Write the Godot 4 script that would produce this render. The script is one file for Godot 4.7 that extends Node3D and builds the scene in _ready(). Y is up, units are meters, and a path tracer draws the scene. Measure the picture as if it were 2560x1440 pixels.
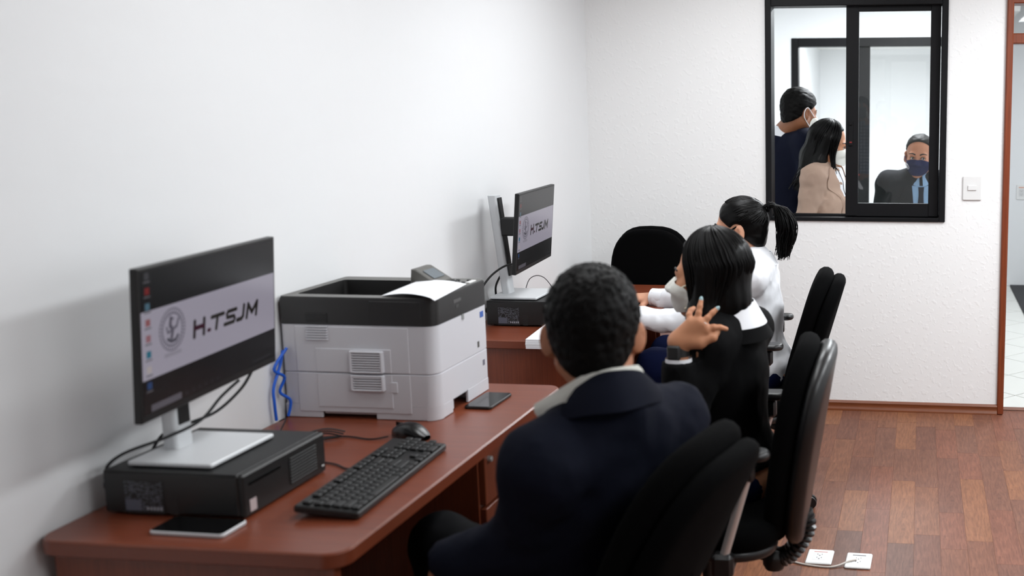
extends Node3D

const LX := -1.772   # face of the left wall
const BZ := -5.567   # face of the back wall
const RX := 2.3
const FZ := 1.9
const CH := 2.5      # ceiling
const BT := 0.12     # thickness of the back wall

var M := {}
var used := {}
var rng := RandomNumberGenerator.new()


# ---------------------------------------------------------------- mesh tools
class Soup:   # hard surfaces: triangles, counter-clockwise seen from outside, normals by crease angle
	var t := PackedVector3Array()
	var uv := PackedVector2Array()
	var crease := 0.72

	func tri(a: Vector3, b: Vector3, c: Vector3, ua := Vector2.ZERO, ub := Vector2.ZERO, uc := Vector2.ZERO) -> void:
		t.append(a); t.append(b); t.append(c)
		uv.append(ua); uv.append(ub); uv.append(uc)

	func quad(a: Vector3, b: Vector3, c: Vector3, d: Vector3) -> void:
		tri(a, b, c); tri(a, c, d)

	func quad_uv(a: Vector3, b: Vector3, c: Vector3, d: Vector3, r := Rect2(0, 0, 1, 1)) -> void:
		# a lower left, b lower right, c upper right, d upper left
		var p := r.position; var e := r.end
		tri(a, b, c, Vector2(p.x, e.y), e, Vector2(e.x, p.y))
		tri(a, c, d, Vector2(p.x, e.y), Vector2(e.x, p.y), p)

	func box(c: Vector3, s: Vector3, b := 0.0, x := Transform3D.IDENTITY) -> void:
		# box of size s round c with chamfered edges b
		var h := s * 0.5
		if b <= 0.0:
			b = 0.00001
		b = minf(b, minf(h.x, minf(h.y, h.z)) * 0.95)
		var f := func(sx: int, sy: int, sz: int, ax: int) -> Vector3:
			var q := Vector3(sx * h.x, sy * h.y, sz * h.z)
			for k in 3:
				if k != ax:
					q[k] -= signf(q[k]) * b
			return x * (c + q)
		for ax in 3:
			for sg in [-1, 1]:
				var u := (ax + 1) % 3; var w := (ax + 2) % 3
				var p := []
				for e in [[-1, -1], [1, -1], [1, 1], [-1, 1]]:
					var q := [0, 0, 0]
					q[ax] = sg; q[u] = e[0]; q[w] = e[1]
					p.append(f.call(q[0], q[1], q[2], ax))
				if sg > 0: quad(p[0], p[1], p[2], p[3])
				else: quad(p[3], p[2], p[1], p[0])
		if b > 0.0001:
			for ax in 3:
				var u := (ax + 1) % 3; var w := (ax + 2) % 3
				for e in [[-1, -1], [1, -1], [1, 1], [-1, 1]]:
					var q0 := [0, 0, 0]; q0[ax] = -1; q0[u] = e[0]; q0[w] = e[1]
					var q1 := [0, 0, 0]; q1[ax] = 1; q1[u] = e[0]; q1[w] = e[1]
					var a: Vector3 = f.call(q0[0], q0[1], q0[2], u); var bb: Vector3 = f.call(q0[0], q0[1], q0[2], w)
					var cc: Vector3 = f.call(q1[0], q1[1], q1[2], w); var dd: Vector3 = f.call(q1[0], q1[1], q1[2], u)
					if e[0] * e[1] > 0: quad(a, bb, cc, dd)
					else: quad(dd, cc, bb, a)
			for sx in [-1, 1]:
				for sy in [-1, 1]:
					for sz in [-1, 1]:
						var a: Vector3 = f.call(sx, sy, sz, 0); var bb: Vector3 = f.call(sx, sy, sz, 1); var cc: Vector3 = f.call(sx, sy, sz, 2)
						if sx * sy * sz > 0: tri(a, bb, cc)
						else: tri(a, cc, bb)

	func prism(poly: PackedVector2Array, z0: float, z1: float, b := 0.0, x := Transform3D.IDENTITY) -> void:
		# poly counter-clockwise in local XY, pushed from z0 to z1, both rims chamfered by b
		var n := poly.size()
		var inner := poly if b <= 0.0 else inset(poly, b)
		var rings := []
		if b > 0.0: rings = [[inner, z0], [poly, z0 + b], [poly, z1 - b], [inner, z1]]
		else: rings = [[poly, z0], [poly, z1]]
		for k in rings.size() - 1:
			for j in n:
				var j2 := (j + 1) % n
				var A: Vector2 = rings[k][0][j]; var B: Vector2 = rings[k][0][j2]
				var C: Vector2 = rings[k + 1][0][j2]; var D: Vector2 = rings[k + 1][0][j]
				quad(x * Vector3(A.x, A.y, rings[k][1]), x * Vector3(B.x, B.y, rings[k][1]), x * Vector3(C.x, C.y, rings[k + 1][1]), x * Vector3(D.x, D.y, rings[k + 1][1]))
		var ix := Geometry2D.triangulate_polygon(inner)
		for k in range(0, ix.size(), 3):
			var a := inner[ix[k]]; var bq := inner[ix[k + 1]]; var c := inner[ix[k + 2]]
			if (bq - a).cross(c - a) < 0.0:
				var s := bq; bq = c; c = s
			tri(x * Vector3(a.x, a.y, z1), x * Vector3(bq.x, bq.y, z1), x * Vector3(c.x, c.y, z1))
			tri(x * Vector3(a.x, a.y, z0), x * Vector3(c.x, c.y, z0), x * Vector3(bq.x, bq.y, z0))

	static func inset(poly: PackedVector2Array, b: float) -> PackedVector2Array:
		var out := PackedVector2Array()
		var n := poly.size()
		for j in n:
			var p := poly[j]
			var e0 := (p - poly[(j - 1 + n) % n]).normalized(); var e1 := (poly[(j + 1) % n] - p).normalized()
			var n0 := Vector2(-e0.y, e0.x); var n1 := Vector2(-e1.y, e1.x)
			var m := n0 + n1
			out.append(p + m * (b / maxf(0.3, 1.0 + n0.dot(n1))))
		return out

	func loft(rings: Array, cap0 := true, cap1 := true) -> void:
		# rings of equal length, counter-clockwise about the way they advance
		var n: int = rings[0].size()
		for k in rings.size() - 1:
			for j in n:
				var j2 := (j + 1) % n
				quad(rings[k][j], rings[k][j2], rings[k + 1][j2], rings[k + 1][j])
		for e in 2:
			if (e == 0 and not cap0) or (e == 1 and not cap1): continue
			var r = rings[0] if e == 0 else rings[-1]
			var c := Vector3.ZERO
			for p in r: c += p
			c /= n
			for j in n:
				if e == 0: tri(c, r[(j + 1) % n], r[j])
				else: tri(c, r[j], r[(j + 1) % n])

	func lathe(prof: Array, seg := 24, x := Transform3D.IDENTITY) -> void:
		# prof: Vector2(radius, height) from low to high, about local Y
		var rings := []
		for p in prof:
			var r := []
			for j in seg:
				var a := -TAU * j / seg
				r.append(x * Vector3(p.x * cos(a), p.y, p.x * sin(a)))
			rings.append(r)
		loft(rings)

	func mesh() -> ArrayMesh:
		var nt := t.size() / 3
		var fn := PackedVector3Array(); fn.resize(nt)
		var at := {}
		for f in nt:
			fn[f] = (t[3 * f + 1] - t[3 * f]).cross(t[3 * f + 2] - t[3 * f])
			for k in 3:
				var key := Vector3i((t[3 * f + k] * 20000.0).round())
				if at.has(key): at[key].append(f)
				else: at[key] = [f]
		var v := PackedVector3Array(); var n := PackedVector3Array(); var u := PackedVector2Array()
		var un := PackedVector3Array(); un.resize(nt)
		for f in nt: un[f] = fn[f].normalized()
		for f in nt:
			if fn[f].length_squared() < 1e-20: continue
			for k in [0, 2, 1]:
				var p := t[3 * f + k]
				var s := Vector3.ZERO
				for g in at[Vector3i((p * 20000.0).round())]:
					if un[g].dot(un[f]) > crease: s += fn[g]
				v.append(p); n.append(s.normalized() if s.length_squared() > 1e-24 else un[f]); u.append(uv[3 * f + k])
		var a := []
		a.resize(Mesh.ARRAY_MAX)
		a[Mesh.ARRAY_VERTEX] = v; a[Mesh.ARRAY_NORMAL] = n; a[Mesh.ARRAY_TEX_UV] = u
		var m := ArrayMesh.new()
		m.add_surface_from_arrays(Mesh.PRIMITIVE_TRIANGLES, a)
		return m


class Pelt:   # smooth surfaces: indexed, with normals
	var v := PackedVector3Array()
	var n := PackedVector3Array()
	var ix := PackedInt32Array()

	func tube(p: Array, r0: float, r1 := -1.0, sides := 8, capped := true) -> void:
		if r1 < 0.0: r1 = r0
		var m := p.size()
		var N := Vector3.UP
		var base := v.size()
		for k in m:
			var T: Vector3 = (p[mini(k + 1, m - 1)] - p[maxi(k - 1, 0)]).normalized()
			if k == 0 and absf(T.dot(N)) > 0.9: N = Vector3.RIGHT
			N = (N - T * N.dot(T)).normalized()
			var B := T.cross(N)
			var r := lerpf(r0, r1, float(k) / (m - 1))
			for j in sides:
				var a := TAU * j / sides
				var d := N * cos(a) + B * sin(a)
				v.append(p[k] + d * r); n.append(d)
		for k in m - 1:
			for j in sides:
				var a := base + k * sides + j; var b := base + k * sides + (j + 1) % sides
				ix.append_array([a, a + sides, b, b, a + sides, b + sides])
		if capped:
			for e in 2:
				var k0 := base if e == 0 else base + (m - 1) * sides
				var T: Vector3 = (p[1] - p[0]).normalized() if e == 0 else (p[m - 2] - p[m - 1]).normalized()
				var c := v.size()
				v.append(p[0] if e == 0 else p[m - 1]); n.append(-T)
				for j in sides:
					v.append(v[k0 + j]); n.append(-T)
				for j in sides:
					if e == 0: ix.append_array([c, c + 1 + j, c + 1 + (j + 1) % sides])
					else: ix.append_array([c, c + 1 + (j + 1) % sides, c + 1 + j])

	func grid(rows: Array, closed := false) -> void:
		# rows of points, normals smoothed over the sheet; rows advance like Soup.loft
		var base := v.size(); var c: int = rows[0].size(); var first := ix.size()
		for r in rows:
			for p in r:
				v.append(p); n.append(Vector3.ZERO)
		for k in rows.size() - 1:
			for j in (c if closed else c - 1):
				var a := base + k * c + j; var b := base + k * c + (j + 1) % c
				ix.append_array([a, a + c, b, b, a + c, b + c])
		smooth(base, first)

	func smooth(base: int, first: int) -> void:
		for k in range(first, ix.size(), 3):
			var a := ix[k]; var b := ix[k + 2]; var c := ix[k + 1]
			var f := (v[b] - v[a]).cross(v[c] - v[a])
			n[a] += f; n[b] += f; n[c] += f
		for k in range(base, v.size()): n[k] = n[k].normalized()

	func ball(c: Vector3, r: Vector3, b := Basis.IDENTITY, seg := 16) -> void:
		var rows := []
		for k in seg / 2 + 1:
			var ph := -PI / 2 + PI * k / (seg / 2)
			var row := []
			for j in seg:
				var a := -TAU * j / seg
				row.append(c + b * Vector3(r.x * cos(ph) * cos(a), r.y * sin(ph), r.z * cos(ph) * sin(a)))
			rows.append(row)
		grid(rows, true)

	func mesh() -> ArrayMesh:
		var a := []
		a.resize(Mesh.ARRAY_MAX)
		a[Mesh.ARRAY_VERTEX] = v; a[Mesh.ARRAY_NORMAL] = n; a[Mesh.ARRAY_INDEX] = ix
		var m := ArrayMesh.new()
		m.add_surface_from_arrays(Mesh.PRIMITIVE_TRIANGLES, a)
		return m


class Field:   # distances on a grid, meshed as surface nets
	var o: Vector3
	var h: float
	var nx: int
	var ny: int
	var nz: int
	var d := PackedFloat32Array()

	func _init(lo: Vector3, hi: Vector3, cell: float) -> void:
		o = lo; h = cell
		nx = int((hi.x - lo.x) / h) + 2; ny = int((hi.y - lo.y) / h) + 2; nz = int((hi.z - lo.z) / h) + 2
		d.resize(nx * ny * nz)
		d.fill(1.0)

	func lo_of(p: Vector3) -> Vector3i:
		var q := ((p - o) / h).floor()
		return Vector3i(clampi(int(q.x), 0, nx), clampi(int(q.y), 0, ny), clampi(int(q.z), 0, nz))

	func cone(a: Vector3, b: Vector3, ra: float, rb := -1.0, k := 0.02, flat := Vector3.ZERO, squash := 1.0) -> void:
		# tapered capsule; across «flat» it is thinner by «squash»
		if rb < 0.0: rb = ra
		var m := maxf(ra, rb) + k + h * 2.5
		var l := lo_of(a.min(b) - Vector3.ONE * m); var u := lo_of(a.max(b) + Vector3.ONE * (m + h))
		var ba := b - a
		var il := 1.0 / maxf(ba.length_squared(), 1e-9)
		var sq := 1.0 / squash - 1.0
		var dr := rb - ra
		for z in range(l.z, u.z):
			for y in range(l.y, u.y):
				var i := (z * ny + y) * nx + l.x
				var q := o + Vector3(l.x, y, z) * h - a
				for x in range(l.x, u.x):
					var s := clampf(q.dot(ba) * il, 0.0, 1.0)
					var w := q - ba * s
					if sq != 0.0: w += flat * (w.dot(flat) * sq)
					var e := w.length() - ra - dr * s
					var g := d[i]
					if e < g + k:
						var t := maxf(k - absf(e - g), 0.0)
						d[i] = minf(e, g) - t * t * 0.25 / k
					i += 1
					q.x += h

	func ell(c: Vector3, r: Vector3, k := 0.02, b := Basis.IDENTITY, cut := false) -> void:
		var m := maxf(r.x, maxf(r.y, r.z)) + k + h * 2.5
		var l := lo_of(c - Vector3.ONE * m); var u := lo_of(c + Vector3.ONE * (m + h))
		var bx := b.x / r.x; var by := b.y / r.y; var bz := b.z / r.z
		var cx := bx / r.x; var cy := by / r.y; var cz := bz / r.z
		for z in range(l.z, u.z):
			for y in range(l.y, u.y):
				var i := (z * ny + y) * nx + l.x
				var q := o + Vector3(l.x, y, z) * h - c
				for x in range(l.x, u.x):
					var k0 := sqrt(q.dot(bx) ** 2 + q.dot(by) ** 2 + q.dot(bz) ** 2)
					var k1 := sqrt(q.dot(cx) ** 2 + q.dot(cy) ** 2 + q.dot(cz) ** 2)
					var e := k0 * (k0 - 1.0) / maxf(k1, 1e-6)
					var g := d[i]
					if cut:
						e = -e
						if e > g - k:
							var t := maxf(k - absf(e - g), 0.0)
							d[i] = maxf(e, g) + t * t * 0.25 / k
					elif e < g + k:
						var t := maxf(k - absf(e - g), 0.0)
						d[i] = minf(e, g) - t * t * 0.25 / k
					i += 1
					q.x += h

	func clip(n: Vector3, w: float, k := 0.01) -> void:
		# keeps what lies where n.p < w
		for z in nz:
			for y in ny:
				var i := (z * ny + y) * nx
				var e := n.dot(o + Vector3(0, y, z) * h) - w
				for x in nx:
					var g := d[i]
					if g < 0.5 and e > g - k:
						var t := maxf(k - absf(e - g), 0.0)
						d[i] = maxf(e, g) + t * t * 0.25 / k
					i += 1
					e += n.x * h

	func clip_near(n: Vector3, at: Vector3, rad: float, k := 0.006, up := Vector3.ZERO) -> void:
		# cuts a limb off square at «at», leaving the rest alone
		var l := lo_of(at + up - Vector3.ONE * rad); var u := lo_of(at + up + Vector3.ONE * rad)
		for z in range(l.z, u.z):
			for y in range(l.y, u.y):
				for x in range(l.x, u.x):
					var q := o + Vector3(x, y, z) * h - at
					if (q - up).length_squared() < rad * rad:
						var i := (z * ny + y) * nx + x
						var e := q.dot(n); var g := d[i]
						if e > g - k:
							var t := maxf(k - absf(e - g), 0.0)
							d[i] = maxf(e, g) + t * t * 0.25 / k

	func rough(noise: FastNoiseLite, amp: float, st := Vector3.ONE, bs := Basis.IDENTITY) -> void:
		var lim := amp + h * 3.0
		for z in nz:
			for y in ny:
				var i := (z * ny + y) * nx
				for x in nx:
					if absf(d[i]) < lim:
						var p := bs.transposed() * (o + Vector3(x, y, z) * h) * st
						d[i] += amp * noise.get_noise_3dv(p)
					i += 1

	func into(S: Pelt) -> void:
		var id := PackedInt32Array()
		id.resize(d.size())
		id.fill(-1)
		var sy := nx; var sz := nx * ny
		var lim := h * 3.0
		var off := [0, 1, sy, sy + 1, sz, sz + 1, sz + sy, sz + sy + 1]
		var ea := [0, 2, 4, 6, 0, 1, 4, 5, 0, 1, 2, 3]
		var eb := [1, 3, 5, 7, 2, 3, 6, 7, 4, 5, 6, 7]
		var c := PackedFloat32Array(); c.resize(8)
		var P := [Vector3(0, 0, 0), Vector3(1, 0, 0), Vector3(0, 1, 0), Vector3(1, 1, 0), Vector3(0, 0, 1), Vector3(1, 0, 1), Vector3(0, 1, 1), Vector3(1, 1, 1)]
		var base := S.v.size(); var first := S.ix.size()
		for z in nz - 1:
			for y in ny - 1:
				var i := (z * ny + y) * nx
				for x in nx - 1:
					var a := d[i]
					if a < lim and a > -lim:
						var neg := 0
						for k in 8:
							c[k] = d[i + off[k]]
							if c[k] < 0.0: neg += 1
						if neg > 0 and neg < 8:
							var s := Vector3.ZERO
							var w := 0
							for k in 12:
								var e0 := c[ea[k]]; var e1 := c[eb[k]]
								if (e0 < 0.0) != (e1 < 0.0):
									s += P[ea[k]].lerp(P[eb[k]], e0 / (e0 - e1))
									w += 1
							id[i] = S.v.size()
							S.v.append(o + (Vector3(x, y, z) + s / w) * h); S.n.append(Vector3.ZERO)
					i += 1
		for z in range(1, nz - 1):
			for y in range(1, ny - 1):
				var i := (z * ny + y) * nx + 1
				for x in range(1, nx - 1):
					var a := d[i]
					if a < lim and a > -lim:
						var neg := a < 0.0
						if neg != (d[i + 1] < 0.0): face(S, neg, id[i - sy - sz], id[i - sz], id[i], id[i - sy])
						if neg != (d[i + sy] < 0.0): face(S, neg, id[i - sz - 1], id[i - 1], id[i], id[i - sz])
						if neg != (d[i + sz] < 0.0): face(S, neg, id[i - 1 - sy], id[i - sy], id[i], id[i - 1])
					i += 1
		S.smooth(base, first)

	func face(S: Pelt, neg: bool, a: int, b: int, c: int, e: int) -> void:
		if a < 0 or b < 0 or c < 0 or e < 0: return
		if neg: S.ix.append_array([a, c, b, a, e, c])
		else: S.ix.append_array([a, b, c, a, c, e])


# ---------------------------------------------------------------- scene tools
func numbered(called: String) -> String:
	used[called] = used.get(called, 0) + 1
	return called if used[called] == 1 else "%s_%03d" % [called, used[called] - 1]


func thing(called: String, label: String, category: String, group := "", at := Vector3.ZERO, turn := 0.0) -> Node3D:
	var q := Node3D.new()
	q.name = numbered(called)
	add_child(q)
	q.position = at
	q.rotation.y = turn
	tag(q, label, category, group)
	return q


func tag(q: Node, label: String, category := "", group := "", kind := "") -> void:
	if label: q.set_meta("label", label)
	if category: q.set_meta("category", category)
	if group: q.set_meta("group", group)
	if kind: q.set_meta("kind", kind)


func part(called: String, mesh: Mesh, m: Material, parent: Node, label := "") -> MeshInstance3D:
	var q := MeshInstance3D.new()
	q.name = called
	q.mesh = mesh
	q.material_override = m
	parent.add_child(q, true)
	if label: q.set_meta("label", label)
	return q


func solo(called: String, mesh: Mesh, m: Material, label: String, category: String, group := "") -> MeshInstance3D:
	var q := MeshInstance3D.new()
	q.name = numbered(called)
	q.mesh = mesh
	q.material_override = m
	add_child(q)
	tag(q, label, category, group)
	return q


func struct(called: String, mesh: Mesh, m: Material) -> MeshInstance3D:
	var q := MeshInstance3D.new()
	q.name = called
	q.mesh = mesh
	q.material_override = m
	add_child(q)
	q.set_meta("kind", "structure")
	return q


func bx(lo: Vector3, hi: Vector3, b := 0.0) -> ArrayMesh:
	var s := Soup.new()
	s.box((lo + hi) * 0.5, hi - lo, b)
	return s.mesh()


func tubes(paths: Array, r: float, r1 := -1.0, sides := 8) -> ArrayMesh:
	var s := Pelt.new()
	for p in paths: s.tube(p, r, r1, sides)
	return s.mesh()


func curve(pts: Array, steps := 8) -> Array:
	# Catmull-Rom through the points
	var out := []
	for k in pts.size() - 1:
		var a: Vector3 = pts[maxi(k - 1, 0)]; var b: Vector3 = pts[k]; var c: Vector3 = pts[k + 1]; var e: Vector3 = pts[mini(k + 2, pts.size() - 1)]
		for s in steps:
			out.append(b.cubic_interpolate(c, a, e, float(s) / steps))
	out.append(pts[-1])
	return out


func rrect(w: float, h: float, r: float, n := 5, c := Vector2.ZERO) -> PackedVector2Array:
	var out := PackedVector2Array()
	for k in 4:
		var cc := c + Vector2([1, -1, -1, 1][k] * (w / 2 - r), [1, 1, -1, -1][k] * (h / 2 - r))
		for j in n + 1:
			var a := PI / 2 * (k + float(j) / n)
			out.append(cc + Vector2(cos(a), sin(a)) * r)
	return out


func mat(c: Color, rough := 0.6, metal := 0.0, spec := 0.5) -> StandardMaterial3D:
	var m := StandardMaterial3D.new()
	m.albedo_color = c
	m.roughness = rough
	m.metallic = metal
	m.metallic_specular = spec
	return m


func noise(freq: float, oct := 3, sd := 1, type := FastNoiseLite.TYPE_SIMPLEX_SMOOTH) -> FastNoiseLite:
	var f := FastNoiseLite.new()
	f.seed = sd
	f.noise_type = type
	f.frequency = freq
	f.fractal_octaves = oct
	return f


func tex(im: Image) -> ImageTexture:
	im.generate_mipmaps()
	return ImageTexture.create_from_image(im)


func grain(w: int, h: int, fu: float, fv: float, c0: Color, c1: Color, c2: Color, sd: int, vertical := false) -> ImageTexture:
	# wood: streaks along u (or v), broad figure between c0 and c1, dark pores c2
	var im := Image.create(w, h, false, Image.FORMAT_RGB8)
	var n1 := noise(1.0, 3, sd); var n2 := noise(1.0, 2, sd + 7)
	for y in h:
		for x in w:
			var u := float(x) / w; var v := float(y) / h
			if vertical:
				var s := u; u = v; v = s
			# wraps round both ways
			var au := u * TAU; var av := v * TAU
			var p := Vector3(cos(au) * fu, sin(au) * fu, cos(av) * fv)
			var e := sin(av) * fv
			var g := n1.get_noise_3dv(p + Vector3(e * 0.71, -e * 0.53, e)) * 0.5 + 0.5
			var f := n2.get_noise_3dv(p * Vector3(2, 2, 5) + Vector3(0, 0, e * 5)) * 0.5 + 0.5
			var c := c0.lerp(c1, clampf(g * 1.6 - 0.3, 0, 1)).lerp(c2, clampf((f - 0.55) * 1.5, 0, 0.6))
			im.set_pixel(x, y, c)
	return tex(im)


func relief(size: int, freq: float, oct: int, sd: int, type := FastNoiseLite.TYPE_SIMPLEX_SMOOTH) -> ImageTexture:
	var f := noise(freq, oct, sd, type)
	var im := f.get_seamless_image(size, size)
	return tex(im)


func ready_camera() -> void:
	var cam := Camera3D.new()
	cam.name = "camera"
	add_child(cam)
	var at := CameraAttributesPhysical.new()
	at.frustum_focal_length = 24.0
	at.frustum_focus_distance = 4.7
	at.exposure_aperture = 1.8
	at.frustum_near = 0.05
	at.frustum_far = 60.0
	cam.attributes = at
	var f := 2659.4   # focal length in pixels of the 2560 x 1440 frame, which is the left part of a wider shot
	cam.keep_aspect = Camera3D.KEEP_HEIGHT
	cam.set_frustum(0.05 * 1440.0 / f, Vector2(0.05 * (1280.0 - 1995.0) / f, 0.05 * (666.0 - 720.0) / f), 0.05, 60.0)
	cam.position = Vector3(0, 1.605, 0)
	cam.rotation = Vector3(deg_to_rad(-8.404), deg_to_rad(6.58), deg_to_rad(-0.086))
	cam.current = true
	var we := WorldEnvironment.new()
	we.name = "world"
	var e := Environment.new()
	e.background_mode = Environment.BG_COLOR
	e.background_color = Color(0.5, 0.5, 0.52)
	e.tonemap_mode = Environment.TONE_MAPPER_LINEAR
	e.tonemap_exposure = 1.2
	e.sdfgi_enabled = true
	e.ssao_enabled = true
	e.ssil_enabled = true
	we.environment = e
	add_child(we)


func panel_light(x: float, y: float, z: float, sx: float, sz: float, energy: float, label: String) -> void:
	var t := thing("ceiling_light", label, "ceiling light", "ceiling panel lights", Vector3(x, y, z))
	var s := Soup.new()
	for k in 2:
		s.box(Vector3((k * 2 - 1) * (sx / 2 + 0.012), -0.012, 0), Vector3(0.024, 0.024, sz + 0.048), 0.003)
		s.box(Vector3(0, -0.012, (k * 2 - 1) * (sz / 2 + 0.012)), Vector3(sx, 0.024, 0.024), 0.003)
	part("frame", s.mesh(), M.white_plastic, t)
	part("diffuser", bx(Vector3(-sx / 2, -0.012, -sz / 2), Vector3(sx / 2, -0.004, sz / 2)), M.lamp, t)
	var l := AreaLight3D.new()
	l.name = "panel_light"
	l.area_size = Vector2(sx, sz)
	l.area_normalize_energy = true
	l.light_energy = energy
	l.light_color = Color(0.965, 0.985, 1.0)
	l.shadow_enabled = true
	l.set("area_range", 14.0)
	t.add_child(l)
	l.position = Vector3(0, -0.03, 0)
	l.rotation.x = -PI / 2


func ready_lights() -> void:
	panel_light(-0.78, CH, -2.55, 0.6, 1.2, 1.05, "oblong ceiling panel light above the printer desk")
	panel_light(-0.78, CH, -4.33, 0.6, 1.2, 1.45, "oblong ceiling panel light above the far desk")
	panel_light(1.25, CH, -2.55, 0.6, 1.2, 2.6, "oblong ceiling panel light over the open floor")
	panel_light(1.25, CH, -4.33, 0.6, 1.2, 5.2, "oblong ceiling panel light in front of the doorway")
	panel_light(1.25, CH, -0.77, 0.6, 1.2, 2.4, "oblong ceiling panel light near the photographer")
	panel_light(-0.1, CH, -7.1, 0.6, 0.6, 7.0, "square ceiling panel light in the room behind the window")
	panel_light(-0.4, 2.36, -11.2, 0.9, 0.5, 9.0, "ceiling panel light in the farthest room")
	panel_light(1.5, CH, -7.6, 0.6, 0.6, 4.2, "square ceiling panel light in the tiled corridor")


func ready_materials() -> void:
	var wallbump := relief(512, 0.012, 4, 3)
	M.wall = mat(Color(0.875, 0.88, 0.885), 0.55)
	M.wall.heightmap_enabled = true
	M.wall.heightmap_texture = wallbump
	M.wall.heightmap_scale = 0.06
	M.wall.uv1_triplanar = true
	M.wall.uv1_world_triplanar = true
	M.wall.uv1_scale = Vector3.ONE * 1.5
	# knock-down plaster on the back wall: sparse raised dabs
	var n := noise(0.045, 3, 11)
	var im := n.get_seamless_image(512, 512)
	for y in 512:
		for x in 512:
			var v := clampf((im.get_pixel(x, y).r - 0.60) * 5.0, 0, 1)
			im.set_pixel(x, y, Color(v, v, v))
	M.plaster = mat(Color(0.91, 0.91, 0.908), 0.6)
	M.plaster.heightmap_enabled = true
	M.plaster.heightmap_texture = tex(im)
	M.plaster.heightmap_scale = 0.05
	M.plaster.uv1_triplanar = true
	M.plaster.uv1_world_triplanar = true
	M.plaster.uv1_scale = Vector3.ONE * 1.1
	M.ceiling = mat(Color(0.88, 0.88, 0.87), 0.9)
	M.white_plastic = mat(Color(0.86, 0.86, 0.855), 0.35)
	M.lamp = mat(Color(0.95, 0.95, 0.95), 0.5)
	M.lamp.emission_enabled = true
	M.lamp.emission = Color(1, 0.99, 0.97)
	M.lamp.emission_energy_multiplier = 1.6
	# cherry laminate, grain across the desk
	var cherry := grain(512, 256, 0.5, 9.0, Color(0.49, 0.25, 0.16), Color(0.43, 0.21, 0.135), Color(0.345, 0.155, 0.10), 5)
	var cherryv := grain(256, 512, 0.5, 9.0, Color(0.49, 0.25, 0.16), Color(0.43, 0.21, 0.135), Color(0.345, 0.155, 0.10), 6, true)
	M.cherry = mat(Color.WHITE, 0.3)
	M.cherry.albedo_texture = cherry
	M.cherry.uv1_triplanar = true
	M.cherry.uv1_scale = Vector3(0.9, 2.2, 2.2)
	M.cherry_side = mat(Color.WHITE, 0.3)
	M.cherry_side.albedo_texture = cherryv
	M.cherry_side.uv1_triplanar = true
	M.cherry_side.uv1_scale = Vector3(2.2, 0.9, 2.2)
	M.edge = mat(Color(0.45, 0.22, 0.14), 0.3)
	M.door_wood = mat(Color.WHITE, 0.32)
	M.door_wood.albedo_texture = grain(128, 512, 0.6, 5.0, Color(0.50, 0.24, 0.12), Color(0.43, 0.19, 0.095), Color(0.33, 0.14, 0.07), 9, true)
	M.door_wood.uv1_triplanar = true
	M.door_wood.uv1_scale = Vector3(3, 0.8, 3)
	M.base_wood = mat(Color.WHITE, 0.35)
	M.base_wood.albedo_texture = grain(512, 128, 0.6, 5.0, Color(0.47, 0.26, 0.14), Color(0.41, 0.215, 0.115), Color(0.32, 0.16, 0.085), 19)
	M.base_wood.uv1_triplanar = true
	M.base_wood.uv1_scale = Vector3(0.8, 3, 3)
	# laminate floor strips: one grain, seven tones
	var fl := grain(512, 128, 1.6, 2.2, Color(1.0, 0.99, 0.98), Color(0.82, 0.79, 0.78), Color(0.60, 0.55, 0.53), 23)
	M.plank = []
	for c in [Color(0.485, 0.315, 0.24), Color(0.455, 0.30, 0.24), Color(0.51, 0.34, 0.255), Color(0.42, 0.29, 0.24), Color(0.545, 0.365, 0.26), Color(0.47, 0.315, 0.25), Color(0.50, 0.32, 0.25)]:
		var m := mat(c, 0.46, 0.0, 0.34)
		m.albedo_texture = fl
		M.plank.append(m)
	M.gap = mat(Color(0.38, 0.27, 0.215), 0.8)
	M.tile = mat(Color(0.83, 0.83, 0.81), 0.25)
	M.grout = mat(Color(0.30, 0.30, 0.29), 0.9)
	M.carpet = mat(Color(0.20, 0.20, 0.21), 0.95)
	M.frame_black = mat(Color(0.07, 0.07, 0.078), 0.5, 0.0, 0.28)
	M.glass = mat(Color(0.9, 1, 0.95, 0.005), 0.0)
	M.glass.transparency = BaseMaterial3D.TRANSPARENCY_ALPHA
	M.glass.metallic_specular = 0.62


func wall_hole(called: String, z0: float, z1: float, x0: float, x1: float, top: float, holes: Array, m: Material) -> void:
	# a wall along x with rectangular openings [xa, xb, ya, yb], cut into blocks of one mesh
	var s := Soup.new()
	var xs := [x0, x1]
	for q in holes:
		xs.append(q[0]); xs.append(q[1])
	xs.sort()
	for k in xs.size() - 1:
		var a: float = xs[k]; var b: float = xs[k + 1]
		if b - a < 0.0005: continue
		var y := 0.0
		var cuts := []
		for q in holes:
			if q[0] <= a + 0.0001 and q[1] >= b - 0.0001: cuts.append([q[2], q[3]])
		cuts.sort_custom(func(p, r): return p[0] < r[0])
		cuts.append([top, top])
		for c in cuts:
			if c[0] - y > 0.001:
				s.box(Vector3((a + b) / 2, (y + c[0]) / 2, (z0 + z1) / 2), Vector3(b - a, c[0] - y, z1 - z0))
			y = c[1]
	struct(called, s.mesh(), m)


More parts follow.
